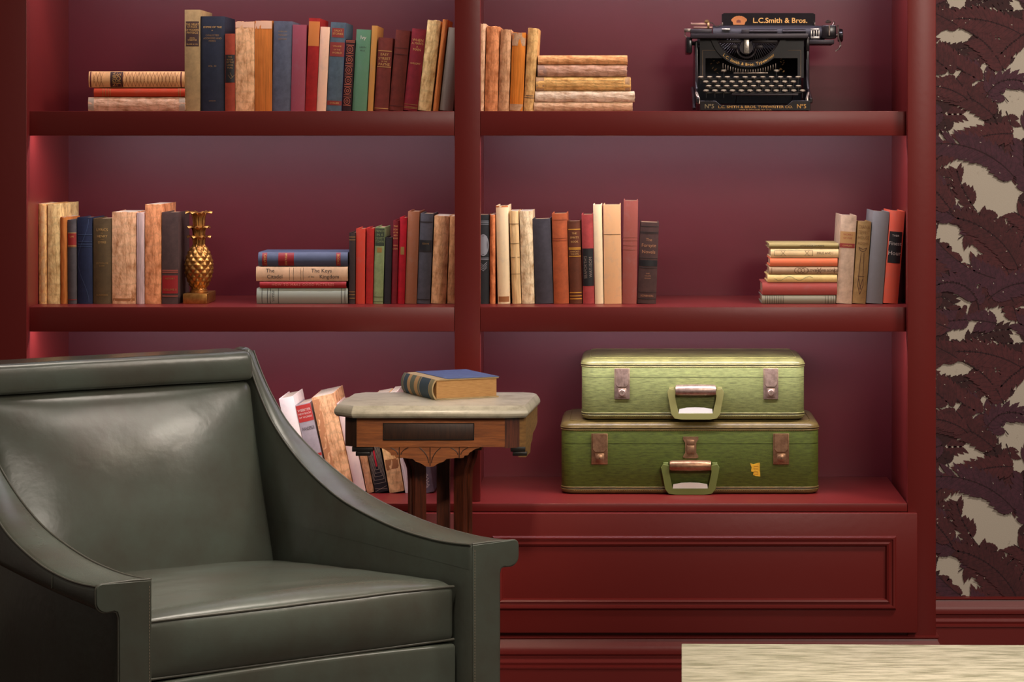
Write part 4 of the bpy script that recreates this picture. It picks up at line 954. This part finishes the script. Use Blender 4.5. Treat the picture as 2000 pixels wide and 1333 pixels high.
    lettering('L.C.Smith & Bros.', .0165, lambda x, y: fp(X(1532, yc+.02)+x, Z(40.5, yc+.02)+y), mat('bright gold lettering', (232, 176, 96), .45, metal=.2), pt, .0003, 1.0, 1.08)
    # emblem: a winged wreath in orange gold
    OR = mat('orange gilt', (206, 128, 70), .5, metal=.1)
    def emblem(b):
        ex, ez = X(1452, yc+.02), Z(40.5, yc+.02)
        for i in range(9):
            a = math.radians(10+160*i/8); r = .0125; px, pz = ex+r*1.15*math.cos(a), ez+r*.75*math.sin(a)-.001
            P_ = [fp(px+.0042*math.cos(q*PI/4+a), pz+.0032*math.sin(q*PI/4+a)) for q in range(8)]
            b.face([b.v((p[0], p[1]-.0002, p[2])) for p in P_])
        b.face([b.v(fp(ex+u, ez+v)) for u, v in ((-.0135, -.0095), (.0125, -.0095), (.0150, -.002), (.0185, .004), (.011, .006), (.004, .0095), (-.005, .0095), (-.0125, .006), (-.0185, .003), (-.0150, -.003))])
    em = P('emblem', emblem, OR, pt, sm=0); em['label'] = 'orange gold emblem'
    def emb2(b):
        ex, ez = X(1451, yc+.02), Z(42, yc+.02)
        b.face([b.v(Vector(fp(ex+u, ez+v))+Vector((0, -.0004, 0))) for u, v in ((-.005, -.003), (.005, -.003), (.005, .002), (0, .004), (-.005, .002))])
    P('emblem_centre', emb2, mat('brown red enamel', (120, 60, 44), .6), pt, sm=0)
    for xx in (1419, 1599): P('paper_guide', lambda b: b.box(X(xx-1, yc), X(xx+1, yc), yc-.002, yc+.018, Z(50, yc), Z(44, yc), .0005), ST)
    # paper bail card / margin scale
    cd = P('scale_card', lambda b: (b.box(X(1590, yc), X(1607, yc), yc-.022, yc-.0195, Z(60, yc), Z(56, yc), .0004), b.box(X(1590, yc), X(1607, yc), yc-.022, yc-.0195, Z(76, yc), Z(72, yc), .0004), *[b.box(X(q, yc), X(q+2.4, yc), yc-.022, yc-.0195, Z(72, yc), Z(60, yc), .0003) for q in (1590, 1595, 1600, 1604.6)]), mat('bright steel', (214, 206, 196), .3, metal=.8))
    P('type_rest', lambda b: b.box(X(1417, yc), X(1433, yc), yc-.022, yc-.017, Z(60, yc), Z(56, yc), .0006), mat('bright steel', (214, 206, 196), .3, metal=.8))
    P('paper_finger', lambda b: b.box(X(1455, yc), X(1470, yc), yc-.024, yc-.019, Z(66, yc), Z(58, yc), .0006), BM)
    P('feed_roller', lambda b: (b.lathe([(0, X(1470, yc)), (.005, X(1470, yc)), (.005, X(1525, yc)), (0, X(1525, yc))], 0, yc-.02, Z(62, yc), 14, 'x', cap=False), b.lathe([(0, X(1535, yc)), (.005, X(1535, yc)), (.005, X(1580, yc)), (0, X(1580, yc))], 0, yc-.02, Z(62, yc), 14, 'x', cap=False)), BM)
    # right end
    P('end_housing', lambda b: b.box(X(1612, yc), X(1640, yc), yc-.02, yc+.022, Z(76, yc), Z(50, yc), .003), BL)
    P('platen_shaft', lambda b: b.lathe([(.004, X(1638, yc)), (.004, X(1646, yc))], 0, yc, zc-.006, 14, 'x'), ST)
    P('platen_knob', lambda b: b.lathe([(0, X(1644, yc)), (.0145, X(1644, yc)), (.0155, X(1646, yc)), (.0155, X(1652, yc)), (.014, X(1653.5, yc)), (0, X(1653.5, yc))], 0, yc, zc-.006, 28, 'x', cap=False), BL)
    P('release_lever', lambda b: b.tube([(X(1641+q_[0], yc), yc-.024, Z(q_[1], yc)) for q_ in ((1, 50), (3, 58), (2, 68), (3, 76), (6, 82), (7, 90), (3, 97), (-3, 101))], .0018, 8), ST)
    P('line_lever', lambda b: (b.tube([(X(1626, yc), yc-.024, Z(50, yc)), (X(1626, yc), yc-.024, Z(70, yc))], .002, 8), b.lathe([(0, 0), (.006, .001), (.007, .004), (.004, .007), (0, .008)], X(1625, yc), yc-.01, Z(46, yc), 16, cap=False), b.tube([(X(1632, yc), yc-.01, Z(52, yc)), (X(1637, yc), yc-.01, Z(44, yc)), (X(1634, yc), yc-.01, Z(41, yc))], .0016, 6)), ST)
    # left end
    P('end_housing', lambda b: b.box(X(1356, yc), X(1398, yc), yc-.018, yc+.02, Z(66, yc), Z(57, yc), .002), BM)
    P('ratchet_wheel', lambda b: (b.lathe([(0, X(1389, yc)), (.009, X(1389, yc)), (.009, X(1393, yc)), (0, X(1393, yc))], 0, yc-.01, Z(50, yc), 18, 'x', cap=False), b.lathe([(0, 0), (.0045, .001), (.006, .004), (.003, .008), (0, .009)], X(1388, yc), yc-.012, Z(46, yc), 14, cap=False)), BR)
    P('tab_rack', lambda b: (b.box(X(1357, yc), X(1386, yc), yc-.012, yc-.008, Z(50, yc), Z(45, yc), .0006), b.box(X(1362, yc), X(1399, yc), yc-.016, yc-.012, Z(56, yc), Z(52.5, yc), .0006)), mat('pinkish nickel', (166, 128, 112), .4, metal=.8))
    P('margin_stop', lambda b: (b.box(X(1344, yc), X(1357, yc), yc-.012, yc-.004, Z(63, yc), Z(56, yc), .001), b.tube([(X(1346, yc), yc-.01, Z(62, yc)), (X(1345, yc), yc-.01, Z(70, yc)), (X(1349, yc), yc-.01, Z(73, yc))], .0014, 6)), ST)
    P('carriage_wire', lambda b: b.tube([(X(q_[0], yc), yc-.014, Z(q_[1], yc)) for q_ in ((1392, 44), (1400, 46), (1404, 52), (1410, 52), (1418, 47))], .0011, 6), ST)
typewriter()
# ------------------------------------------------------------------ side table
OAK = mat('oak', (158, 90, 38), .48, col2=(112, 58, 22), scale=14, stretch=(1.2, 6, 16), bump=.0003, bscale=120, mixpos=(.35, .68), coat=.15)
OAKV = mat('oak upright grain', (96, 44, 24), .42, col2=(60, 26, 14), scale=14, stretch=(14, 14, 1.0), bump=.0003, bscale=120, coat=.25)
DKW = mat('dark walnut', (58, 34, 22), .5, col2=(40, 22, 14), scale=20, stretch=(12, 6, 1.5)); EBN = mat('ebonised wood', (24, 18, 16), .4)
MARB = mat('honey white marble', (192, 185, 165), .30, col2=(146, 138, 120), scale=26, bump=.0001, mixpos=(.45, .75), spec=.5, stretch=(1, 1, 2))
def side_table():
    ZTOP = .720; cx, cy = -.408, -.348
    t = thing('side_table', 'small antique oak side table with a clipped corner marble top', 'side table', (cx, cy, 0))
    top = [(-.604, -.445), (-.5676, -.485), (-.2559, -.487), (-.2173, -.476), (-.2010, -.245), (-.208, -.222), (-.2300, -.208), (-.572, -.208), (-.592, -.235)]
    top = [(x-cx, y-cy) for x, y in top]
    def off(P, d):
        out = []; n = len(P)
        for i in range(n):
            a, b, c = Vector(P[i-1]), Vector(P[i]), Vector(P[(i+1) % n])
            n1 = (b-a).normalized(); n1 = Vector((n1.y, -n1.x)); n2 = (c-b).normalized(); n2 = Vector((n2.y, -n2.x))
            m = (n1+n2).normalized(); out.append(tuple(b+m*d/max(.5, m.dot(n1))))
        return out
    mb = MB(); mb.loft([[(x, y, z) for x, y in off(top, o)] for z, o in ((ZTOP-.0255, -.003), (ZTOP-.025, .003), (ZTOP-.021, .0070), (ZTOP-.0165, .0085), (ZTOP-.012, .0080), (ZTOP-.0055, .0045), (ZTOP-.0012, .0012), (ZTOP-.0002, .0003), (ZTOP, -.0008))])
    mb.build('marble_top', MARB, t, smooth=24)
    ap = off(top, -.011); za, zb = WZ(873, -.47), ZTOP-.0262
    ap[0] = (-.588-cx, -.455-cy)
    mb = MB(); mb.loft([[(x, y, z) for x, y in ap] for z in (za, zb)]); apo = mb.build('apron', [OAK], t, smooth=0)
    yF = ap[1][1]; YF = yF+cy
    ex = lambda x: WX(x, YF)-cx; ez = lambda y: WZ(y, YF)
    mb = MB(); mb.box(ex(750), ex(925), yF-.0042, yF+.001, ez(858), ez(828), .0008); p = mb.build('apron_panel', DKW, t); p['label'] = 'dark inlaid panel'
    mb = MB()
    for a in ((748.5, 750, 827, 859.5), (925, 926.5, 827, 859.5), (748.5, 926.5, 826.5, 828), (748.5, 926.5, 858, 859.5)): mb.box(ex(a[0]), ex(a[1]), yF-.0048, yF+.0008, ez(a[3]), ez(a[2]))
    mb.build('panel_outline', EBN, t, smooth=0)
    # left clip facing is darker in tone, right corner block
    a0, a1 = Vector(ap[0]), Vector(ap[1]); nn = (a1-a0).normalized(); nn = Vector((nn.y, -nn.x))
    mb = MB(); mb.loft([[tuple(a0+nn*.0008)+(z,), tuple(a1+nn*.0008)+(z,), tuple(a1-nn*.002)+(z,), tuple(a0-nn*.002)+(z,)] for z in (za+.0002, zb-.0002)]); mb.build('corner_block', DKW, t, smooth=0)
    b0, b1 = Vector(ap[2]), Vector(ap[3]); nn = (b1-b0).normalized(); nn = Vector((nn.y, -nn.x))
    mb = MB(); mb.loft([[tuple(b0+nn*.0012)+(z,), tuple(b1+nn*.0012)+(z,), tuple(b1-nn*.002)+(z,), tuple(b0-nn*.002)+(z,)] for z in (za-.002, zb-.0002)]); mb.build('corner_block', OAKV, t, smooth=0)
    # shaped side bracket on the right
    s0, s1 = Vector(ap[3]), Vector(ap[4])
    mb = MB(); prof = [(0, zb), (1.0, zb), (1.0, za+.026), (.92, za+.020), (.80, za+.016), (.60, za+.012), (.55, za), (.42, za-.006), (.36, za-.022), (0, za-.022)]
    mb.prism(prof, lambda p: (s0.x+(s1.x-s0.x)*p[0]+.0135, s0.y+(s1.y-s0.y)*p[0], p[1]), lambda p: (s0.x+(s1.x-s0.x)*p[0]-.002, s0.y+(s1.y-s0.y)*p[0], p[1])); mb.build('side_bracket', mat('lit side oak', (140, 102, 52), .5, col2=(112, 78, 38), scale=14, stretch=(3, 3, 12)), t, smooth=0)  # olive tint of light on the right side put into the oak
    # pendants at the corners
    for (x0, x1, x2, x3) in ((687, 728, 694, 722), (997, 1026, 1001, 1029)):
        mb = MB(); mb.box(ex(x0), ex(x1), yF+.004, yF+.030, za-.0105, za-.0005, .001); mb.box(ex(x2), ex(x3), yF+.006, yF+.028, za-.0195, za-.0112, .001); mb.build('corner_pendant', EBN, t)
    for (x0, x1) in ((694, 722), (1001, 1029)):
        mb = MB(); mb.box(ex(x0), ex(x1), -yF*.35+.06, -yF*.35+.085, za-.0185, za-.0005, .001); mb.build('corner_pendant', EBN, t)
    # scalloped centre pendant with carved arcs
    half = [(0, 913), (9, 912), (14, 908), (20, 905), (27, 903), (33, 897.5), (45, 896.5), (52, 895.5), (58, 896), (66, 895.5), (68, 891), (75, 890.5), (77, 886), (83, 882), (89, 878), (97, 876), (98, 873)]
    pts = [(839+x, y) for x, y in half]+[(839-x, y) for x, y in half[::-1]]
    mb = MB(); mb.prism(pts, lambda p: (ex(p[0]), yF+.0015, ez(p[1])+(.0004 if p[1] > 873 else -.0006)), lambda p: (ex(p[0]), yF+.016, ez(p[1])+(.0004 if p[1] > 873 else -.0006))); cp = mb.build('carved_pendant', OAK, t, smooth=0)
    for c, lo, sp in ((840, 911, 1), (780, 895, .8), (897, 895, .8)):
        mb = MB(); mb.tube([(ex(c), yF+.0012, ez(874)), (ex(c), yF+.0012, ez(lo))], .0010, 5)
        for sg in (-1, 1): mb.tube([(ex(c+sg*(3+18*sp*(q/8)**1.6)), yF+.0012, ez(lo-6-(lo-6-875)*(q/8)**.75)) for q in range(9)], .0010, 5)
        mb.build('carved_line', DKW, cp, smooth=0)
    # pedestal: four shaped legs
    px0 = 860; cxl = WX(862, -.35)-cx
    def leg(ax, ay, m):
        prof_o = [(.092, za), (.092, za-.020), (.088, za-.034), (.078, za-.056), (.076, za-.085), (.076, .30), (.080, .22), (.075, .15), (.115, .08), (.135, .045), (.142, .0)]
        prof_i = [(.050, za), (.050, za-.02), (.050, za-.03), (.048, za-.06), (.048, za-.085), (.048, .26), (.048, .17), (.045, .10), (.085, .045), (.105, .02), (.112, .0)]
        mb = MB(); th = .0135
        nx, ny = -ay, ax
        for side in (0,):
            rings = []
            for (ro, zo), (ri, zi) in zip(prof_o, prof_i):
                rings.append([(cxl+ax*ro+nx*th*k, ay*ro+ny*th*k, zo) for k in (-1, -.35, -.25, .25, .35, 1)][0:6]+[(cxl+ax*ri+nx*th*k, ay*ri+ny*th*k, zi) for k in (1, -1)])
            for r_ in rings:      # shallow flute down the outer face
                for k in (2, 3): r_[k] = (r_[k][0]-ax*.005, r_[k][1]-ay*.005, r_[k][2])
            mb.loft(rings)
        return mb.build('leg', m, t, smooth=30)
    for ang in (-141, -39, 90):
        a = math.radians(ang); leg(math.cos(a), math.sin(a), OAKV)
    mb = MB(); mb.box(cxl-.09, cxl+.09, -.09, .09, za-.012, za-.0004, .002); mb.build('pedestal_block', OAKV, t)
    return ZTOP
ZTOP = side_table()
# book lying on the marble
def table_book():
    ang = math.radians(26); C = (-.4150, -.380)
    wd, ht, th = .152, .182, .043
    b = Book('closed book with blue cover and striped spine lying on the marble side table', th, ht, wd, (150, 128, 92), 'plain', bulge=.008, paper=mat('tan fore edge', (190, 146, 92), .9, col2=(160, 116, 70), scale=50, stretch=(40, 1, 1)),
             loc=(0, 0, 0))
    # local z (spine) -> back-left, local y (towards fore edge) -> right, local x (across) -> down
    ex = Vector((0, 0, -1)); ey = Vector((math.cos(ang), math.sin(ang), 0)); ez = ex.cross(ey)
    if ez.y < 0: ex = -ex; ez = ex.cross(ey)
    M = Matrix((ex, ey, ez)).transposed().to_4x4()
    org = Vector((C[0], C[1], ZTOP+th/2+.0004))
    b.root.matrix_world = Matrix.Translation(org) @ M
    GRN = mat('green grey band', (98, 104, 86), .7); BLU = mat('petrol band', (52, 72, 82), .7); TAN = mat('tan band', (186, 148, 98), .7)
    for z0, z1, m in ((.005, .10, mat('sage band', (136, 128, 92), .7)), (.12, .40, BLU), (.42, .46, GRN), (.58, .70, GRN), (.80, .92, BLU), (.94, .995, GRN)):
        b.patch(z0, z1, m, name='spine_tooling', a=.985)
    for z0, z1, m in ((.47, .57, TAN), (.71, .79, TAN)): b.patch(z0, z1, m, name='spine_tooling', a=.985)
    # blue board covering on top
    bl = mat('blue cloth', (70, 88, 130), .6, col2=(60, 76, 118), scale=60)
    mb = MB(); sx = -1 if ex.z > 0 else 1
    xt = -sx*th/2*(1) if True else 0
    top = th/2 if ex.z > 0 else -th/2; o = .0012 if top > 0 else -.0012
    mb.box(min(top, top+o), max(top, top+o), .034, wd+.001, -.0008, ht+.0008, .0003); bo = mb.build('cover_cloth', bl, b.root); bo['label'] = 'blue cloth on the upper board'
table_book()
# ------------------------------------------------------------------ coffee table in the foreground
def coffee_table():
    zt = .45; y1 = -D+(H-zt)*F/(1258-VY); x0 = (1331-VX)*(D+y1)/F
    ang = math.radians(-1.16)
    t = thing('coffee_table', 'low table with a pale streaked stone top in the right foreground', 'coffee table', (x0, y1, 0), (0, 0, ang))
    m = mat('streaked travertine', (212, 206, 182), .30, col2=(142, 140, 114), scale=11, stretch=(1.3, 6.5, 1), bump=.0001, mixpos=(.42, .66), spec=.5, detail=10)
    mb = MB(); mb.box(0, 1.15, -.62, 0, zt-.032, zt, .0015); mb.build('stone_top', m, t)
    for x, y in ((.06, -.56), (1.05, -.56), (.06, -.10), (1.05, -.10)):
        mb = MB(); mb.box(x, x+.04, y, y+.04, 0, zt-.0325, .002); mb.build('leg', mat('dark bronze', (50, 40, 34), .4, metal=.6), t)
coffee_table()
# ------------------------------------------------------------------ armchair
LEA = mat('grey green leather', (82, 89, 80), .27, col2=(74, 72, 63), scale=6, bump=.00035, bscale=55, spec=.5, mixpos=(.35, .7))
LEAP = mat('leather piping', (84, 83, 74), .34, spec=.5)
STI = mat('leather stitching', (128, 116, 98), .7)
def smooth_interp(T, Z, t):
    """monotone-ish cubic through the swoop points"""
    n = len(T)
    if t <= T[0]: return Z[0]
    if t >= T[-1]: return Z[-1]
    for i in range(n-1):
        if T[i] <= t <= T[i+1]: break
    def sl(k):
        if k == 0: return (Z[1]-Z[0])/(T[1]-T[0])
        if k == n-1: return (Z[-1]-Z[-2])/(T[-1]-T[-2])
        return (Z[k+1]-Z[k-1])/(T[k+1]-T[k-1])
    h = T[i+1]-T[i]; u = (t-T[i])/h
    return (2*u**3-3*u**2+1)*Z[i]+(u**3-2*u**2+u)*h*sl(i)+(-2*u**3+3*u**2)*Z[i+1]+(u**3-u**2)*h*sl(i+1)
def armchair():
    t = thing('armchair', 'grey green leather armchair with low swooping arms in the left foreground', 'armchair', (-.562, -1.309, 0), (0, 0, math.radians(35.3)))
    CT = [-.045, .02, .095, .22, .37, .47, .594, .70, .76, .80, .822]; CZ = [.543, .538, .536, .541, .56, .583, .63, .692, .749, .800, .834]
    UI = lambda q: .309-.015*max(0, q)
    def UO(q): return smooth_interp([-.05, .14, .36, .49, .58, .66, .73, .82, .95], [.409, .401, .384, .371, .360, .345, .333, .320, .308], q)
    LED_Z = .497; R0 = -.045
    for sg in (1, -1):
        # upper slab of the arm: stations along its length, swoop on top, flat ledge below
        st = [R0, R0+.002, R0+.006, -.03, -.01]+[.02+.04*i for i in range(17)]+[.70, .72, .74, .76, .775, .79, .80, .81, .818, .826, .84, .86, .88, .895]
        st = sorted(set(round(q, 4) for q in st))
        mb = MB(); rings = []; 
        for q in st:
            ui, uo = UI(q), UO(q); zt = smooth_interp(CT, CZ, q) if q < .822 else (.834+.001*min(1, (q-.822)/.02)-max(0, q-.87)*.4)
            zb = LED_Z
            e = 1-min(1, (q-R0)/.006); sh = .003*e*e
            r1, r2 = .010, .017
            if zt-zb < r1+r2: r2 = max(.012, zt-zb-r1-.004)
            ring = [(ui+sh, zb)]
            ring += [(ui+sh, zt-.006), (ui+sh+.0015, zt-.002-sh), (ui+sh+.005, zt-sh)]
            ring += [(ui+(uo-ui)*.5, zt+.0025-sh)]
            for k in range(6):
                a = math.radians(90-90*k/5); ring.append((uo-sh-r1+r1*math.cos(a), zt-sh-r1+r1*math.sin(a)))
            for k in range(6):
                a = math.radians(-90*k/5); ring.append((uo-sh-r2+r2*math.cos(a), zb+sh+r2+r2*math.sin(a)))
            rings.append([(sg*u, q, z) for u, z in ring])
        mb.loft(rings); arm = mb.build('arm', LEA, t, smooth=50)
        # side panel below the ledge
        mb = MB(); rings = []
        for q in [R0, R0+.004, 0, .1, .2, .3, .4, .5, .6, .7, .8, .86]:
            ui = UI(q)+.0002; uo = UO(q)-.027 if q > .1 else .367
            e = .003 if q == R0 else 0
            rings.append([(sg*(ui+e), q, .13), (sg*(ui+e), q, LED_Z+.002), (sg*(uo-e), q, LED_Z+.002), (sg*(uo-e), q, .13)])
        mb.loft(rings); sp = mb.build('side_panel', LEA, t, smooth=40)
        # piping: inner swoop edge, outer swoop edge, gamma outline of the front
        def pp(path, r=.0021, name='piping', par=arm, m=LEAP):
            mb = MB(); mb.tube(path, r, 8); return mb.build(name, m, par, smooth=60)
        qs = [R0+.004+(.818-R0)*i/70 for i in range(71)]
        pp([(sg*(UI(q)+.001), q, smooth_interp(CT, CZ, q)-.0005) for q in qs])
        pp([(sg*(UO(q)-.0025), q, smooth_interp(CT, CZ, q)-.0030) for q in qs])
        zt = CZ[0]; uo = UO(R0)
        out = [(.369, .14), (.369, LED_Z-.012), (.372, LED_Z-.002), (.378, LED_Z+.0005), (uo-.017, LED_Z)]
        for k in range(7):
            a = math.radians(-90+90*k/6); out.append((uo-.017+.017*math.cos(a), LED_Z+.017+.017*math.sin(a)))
        for k in range(6):
            a = math.radians(90*k/5); out.append((uo-.010+.010*math.cos(a), zt-.010+.010*math.sin(a)))
        out += [(.343, zt+.001), (.312, zt)]
        pp([(sg*u, R0+.0015, z) for u, z in out], .0019)
        mb = MB(); G = [(.3112, .132), (.3665, .132)]+[(u-.0008, z+.0008) for u, z in out[1:-2]]+[(.3112, zt-.0012)]
        mb.prism(G, lambda p: (sg*p[0], R0-.0022, p[1]), lambda p: (sg*p[0], R0+.001, p[1])); ff = mb.build('front_facing', LEA, t, smooth=40)
        bv = ff.modifiers.new('bevel', 'BEVEL'); bv.width = .002; bv.segments = 2; bv.limit_method = 'ANGLE'
        # seam band down the outside of the arm
        q0 = .155
        pp([(sg*(UO(q0)+.0003), q0, LED_Z+.012), (sg*(UO(q0)+.0003), q0, smooth_interp(CT, CZ, q0)-.010), (sg*(UO(q0)-.004), q0, smooth_interp(CT, CZ, q0)-.001)], .0016)
        # stitching on the inner edge of the post
        mb = MB()
        for i in range(74):
            z = .15+i*.0052; mb.box(*sorted((sg*.3145, sg*.3157)), R0-.0028, R0+.001, z, z+.0032)
        o = mb.build('stitching', STI, sp, smooth=0)
    # seat cushion
    def seat(x, y, z):
        # box half sizes .311 x .335 x .050 ; y=-.335 is the front
        q = (y+.335)/.67
        u = x*(1-.035*q)
        tt = .003+q*.665
        ztop = .464-.050*q
        ex_ = max(0, 1-(x/.304)**2)
        crown = (.019*(1-(1-min(1, q/.085))**2)*ex_**.30+.010*ex_*math.sin(PI*min(1, q))) if z > 0 else 0
        crown *= min(1, (1-q)*8+.15)
        wr = .0016*noise.noise(Vector((x*9, y*22, 1)))*(1 if z > 0 else 0)
        puff = .010*(1-(z/.05)**2)*(1-min(1, abs(x)/.304)**4) if q < .1 else 0
        return (u, tt-puff*(1-q/.1 if q < .1 else 0), ztop-.050+z+(crown+wr)*(z/.05 if z > 0 else 0))
    mb = MB(); rounded_box(mb, (.304, .335, .050), .012, seat, (30, 54, 8)); sc = mb.build('seat_cushion', LEA, t, smooth=60)
    P = [(-.278, .010, .4622)]+[(-.284+.568*i/30, .0035, .4608+.004*math.sin(PI*i/30)) for i in range(31)]+[(.278, .010, .4622)]
    mb = MB(); mb.tube([seat(-.3035+.607*i/40, -.3325, .0475) for i in range(41)], .0026, 8); mb.build('piping', LEAP, sc, smooth=60)
    mb = MB(); mb.tube([seat(-.3035+.607*i/40, -.3325, -.0475) for i in range(41)], .0024, 8); mb.build('piping', LEAP, sc, smooth=60)
    # front rail under the cushion
    def rail(x, y, z):
        return (x, -.002+y+.03, .252+z+.006*(1-(x/.306)**2)*(1 if z > 0 else 0)-.002)
    mb = MB(); rounded_box(mb, (.3055, .03, .109), .008, rail, (14, 3, 8)); mb.build('front_rail', LEA, t, smooth=60)
    # deck under the cushion
    mb = MB(); mb.box(-.28, .28, .076, .66, .16, .312); mb.build('seat_deck', LEA, t, smooth=0)
    # back cushion: leans back; local box half (.262,.055,.19)
    zb0, zb1 = .400, .776
    def back(x, y, z):
        f = (z+.19)/.38
        zc = zb0+(zb1-zb0)*f; tc = .655+.125*f
        k = (1-min(1, abs(x)/.2955)**3.0)
        bul = .036*k*(1-abs((f-.42)/.58)**3.2 if f > .42 else 1-.6*abs((.42-f)/.42)**2) if y < 0 else 0
        u = x*(1+.0*f)*(1.0-.01*math.sin(PI*f))
        wid = 1.0-.02*(1-f)
        wr = .0012*noise.noise(Vector((x*14, z*12, 4)))
        return (u*wid, tc+.055+y-(bul+wr)*(-y/.055 if y < 0 else 0), zc)
    mb = MB(); rounded_box(mb, (.2945, .055, .19), .022, back, (26, 4, 26)); mb.build('back_cushion', LEA, t, smooth=60)
    # top roll
    def roll(x, y, z):
        f = (z+.031)/.062
        sag = .0018*noise.noise(Vector((x*7, 2, 5)))
        return (x, .850+y-.026+.012*f-.004*math.cos(PI*(f-.5)), .8045+z+sag)
    mb = MB(); rounded_box(mb, (.294, .052, .0300), .012, roll, (24, 5, 6)); mb.build('top_roll', LEA, t, smooth=60)
    # outer back
    mb = MB(); mb.loft([[(-.280, .79, .13), (.280, .79, .13), (.284, .905, .815), (-.284, .905, .815)], [(-.280, .845, .13), (.280, .845, .13), (.284, .925, .825), (-.284, .925, .825)]]); mb.build('back_panel', LEA, t, smooth=30)
    for u, q in ((-.31, -.01), (.31, -.01), (-.26, .80), (.26, .80)):
        mb = MB(); mb.lathe([(.016, 0), (.018, .004), (.026, .1295), (0, .1296)], u, q, 0, 16); mb.build('leg', mat('dark walnut leg', (58, 34, 22), .45), t)
armchair()
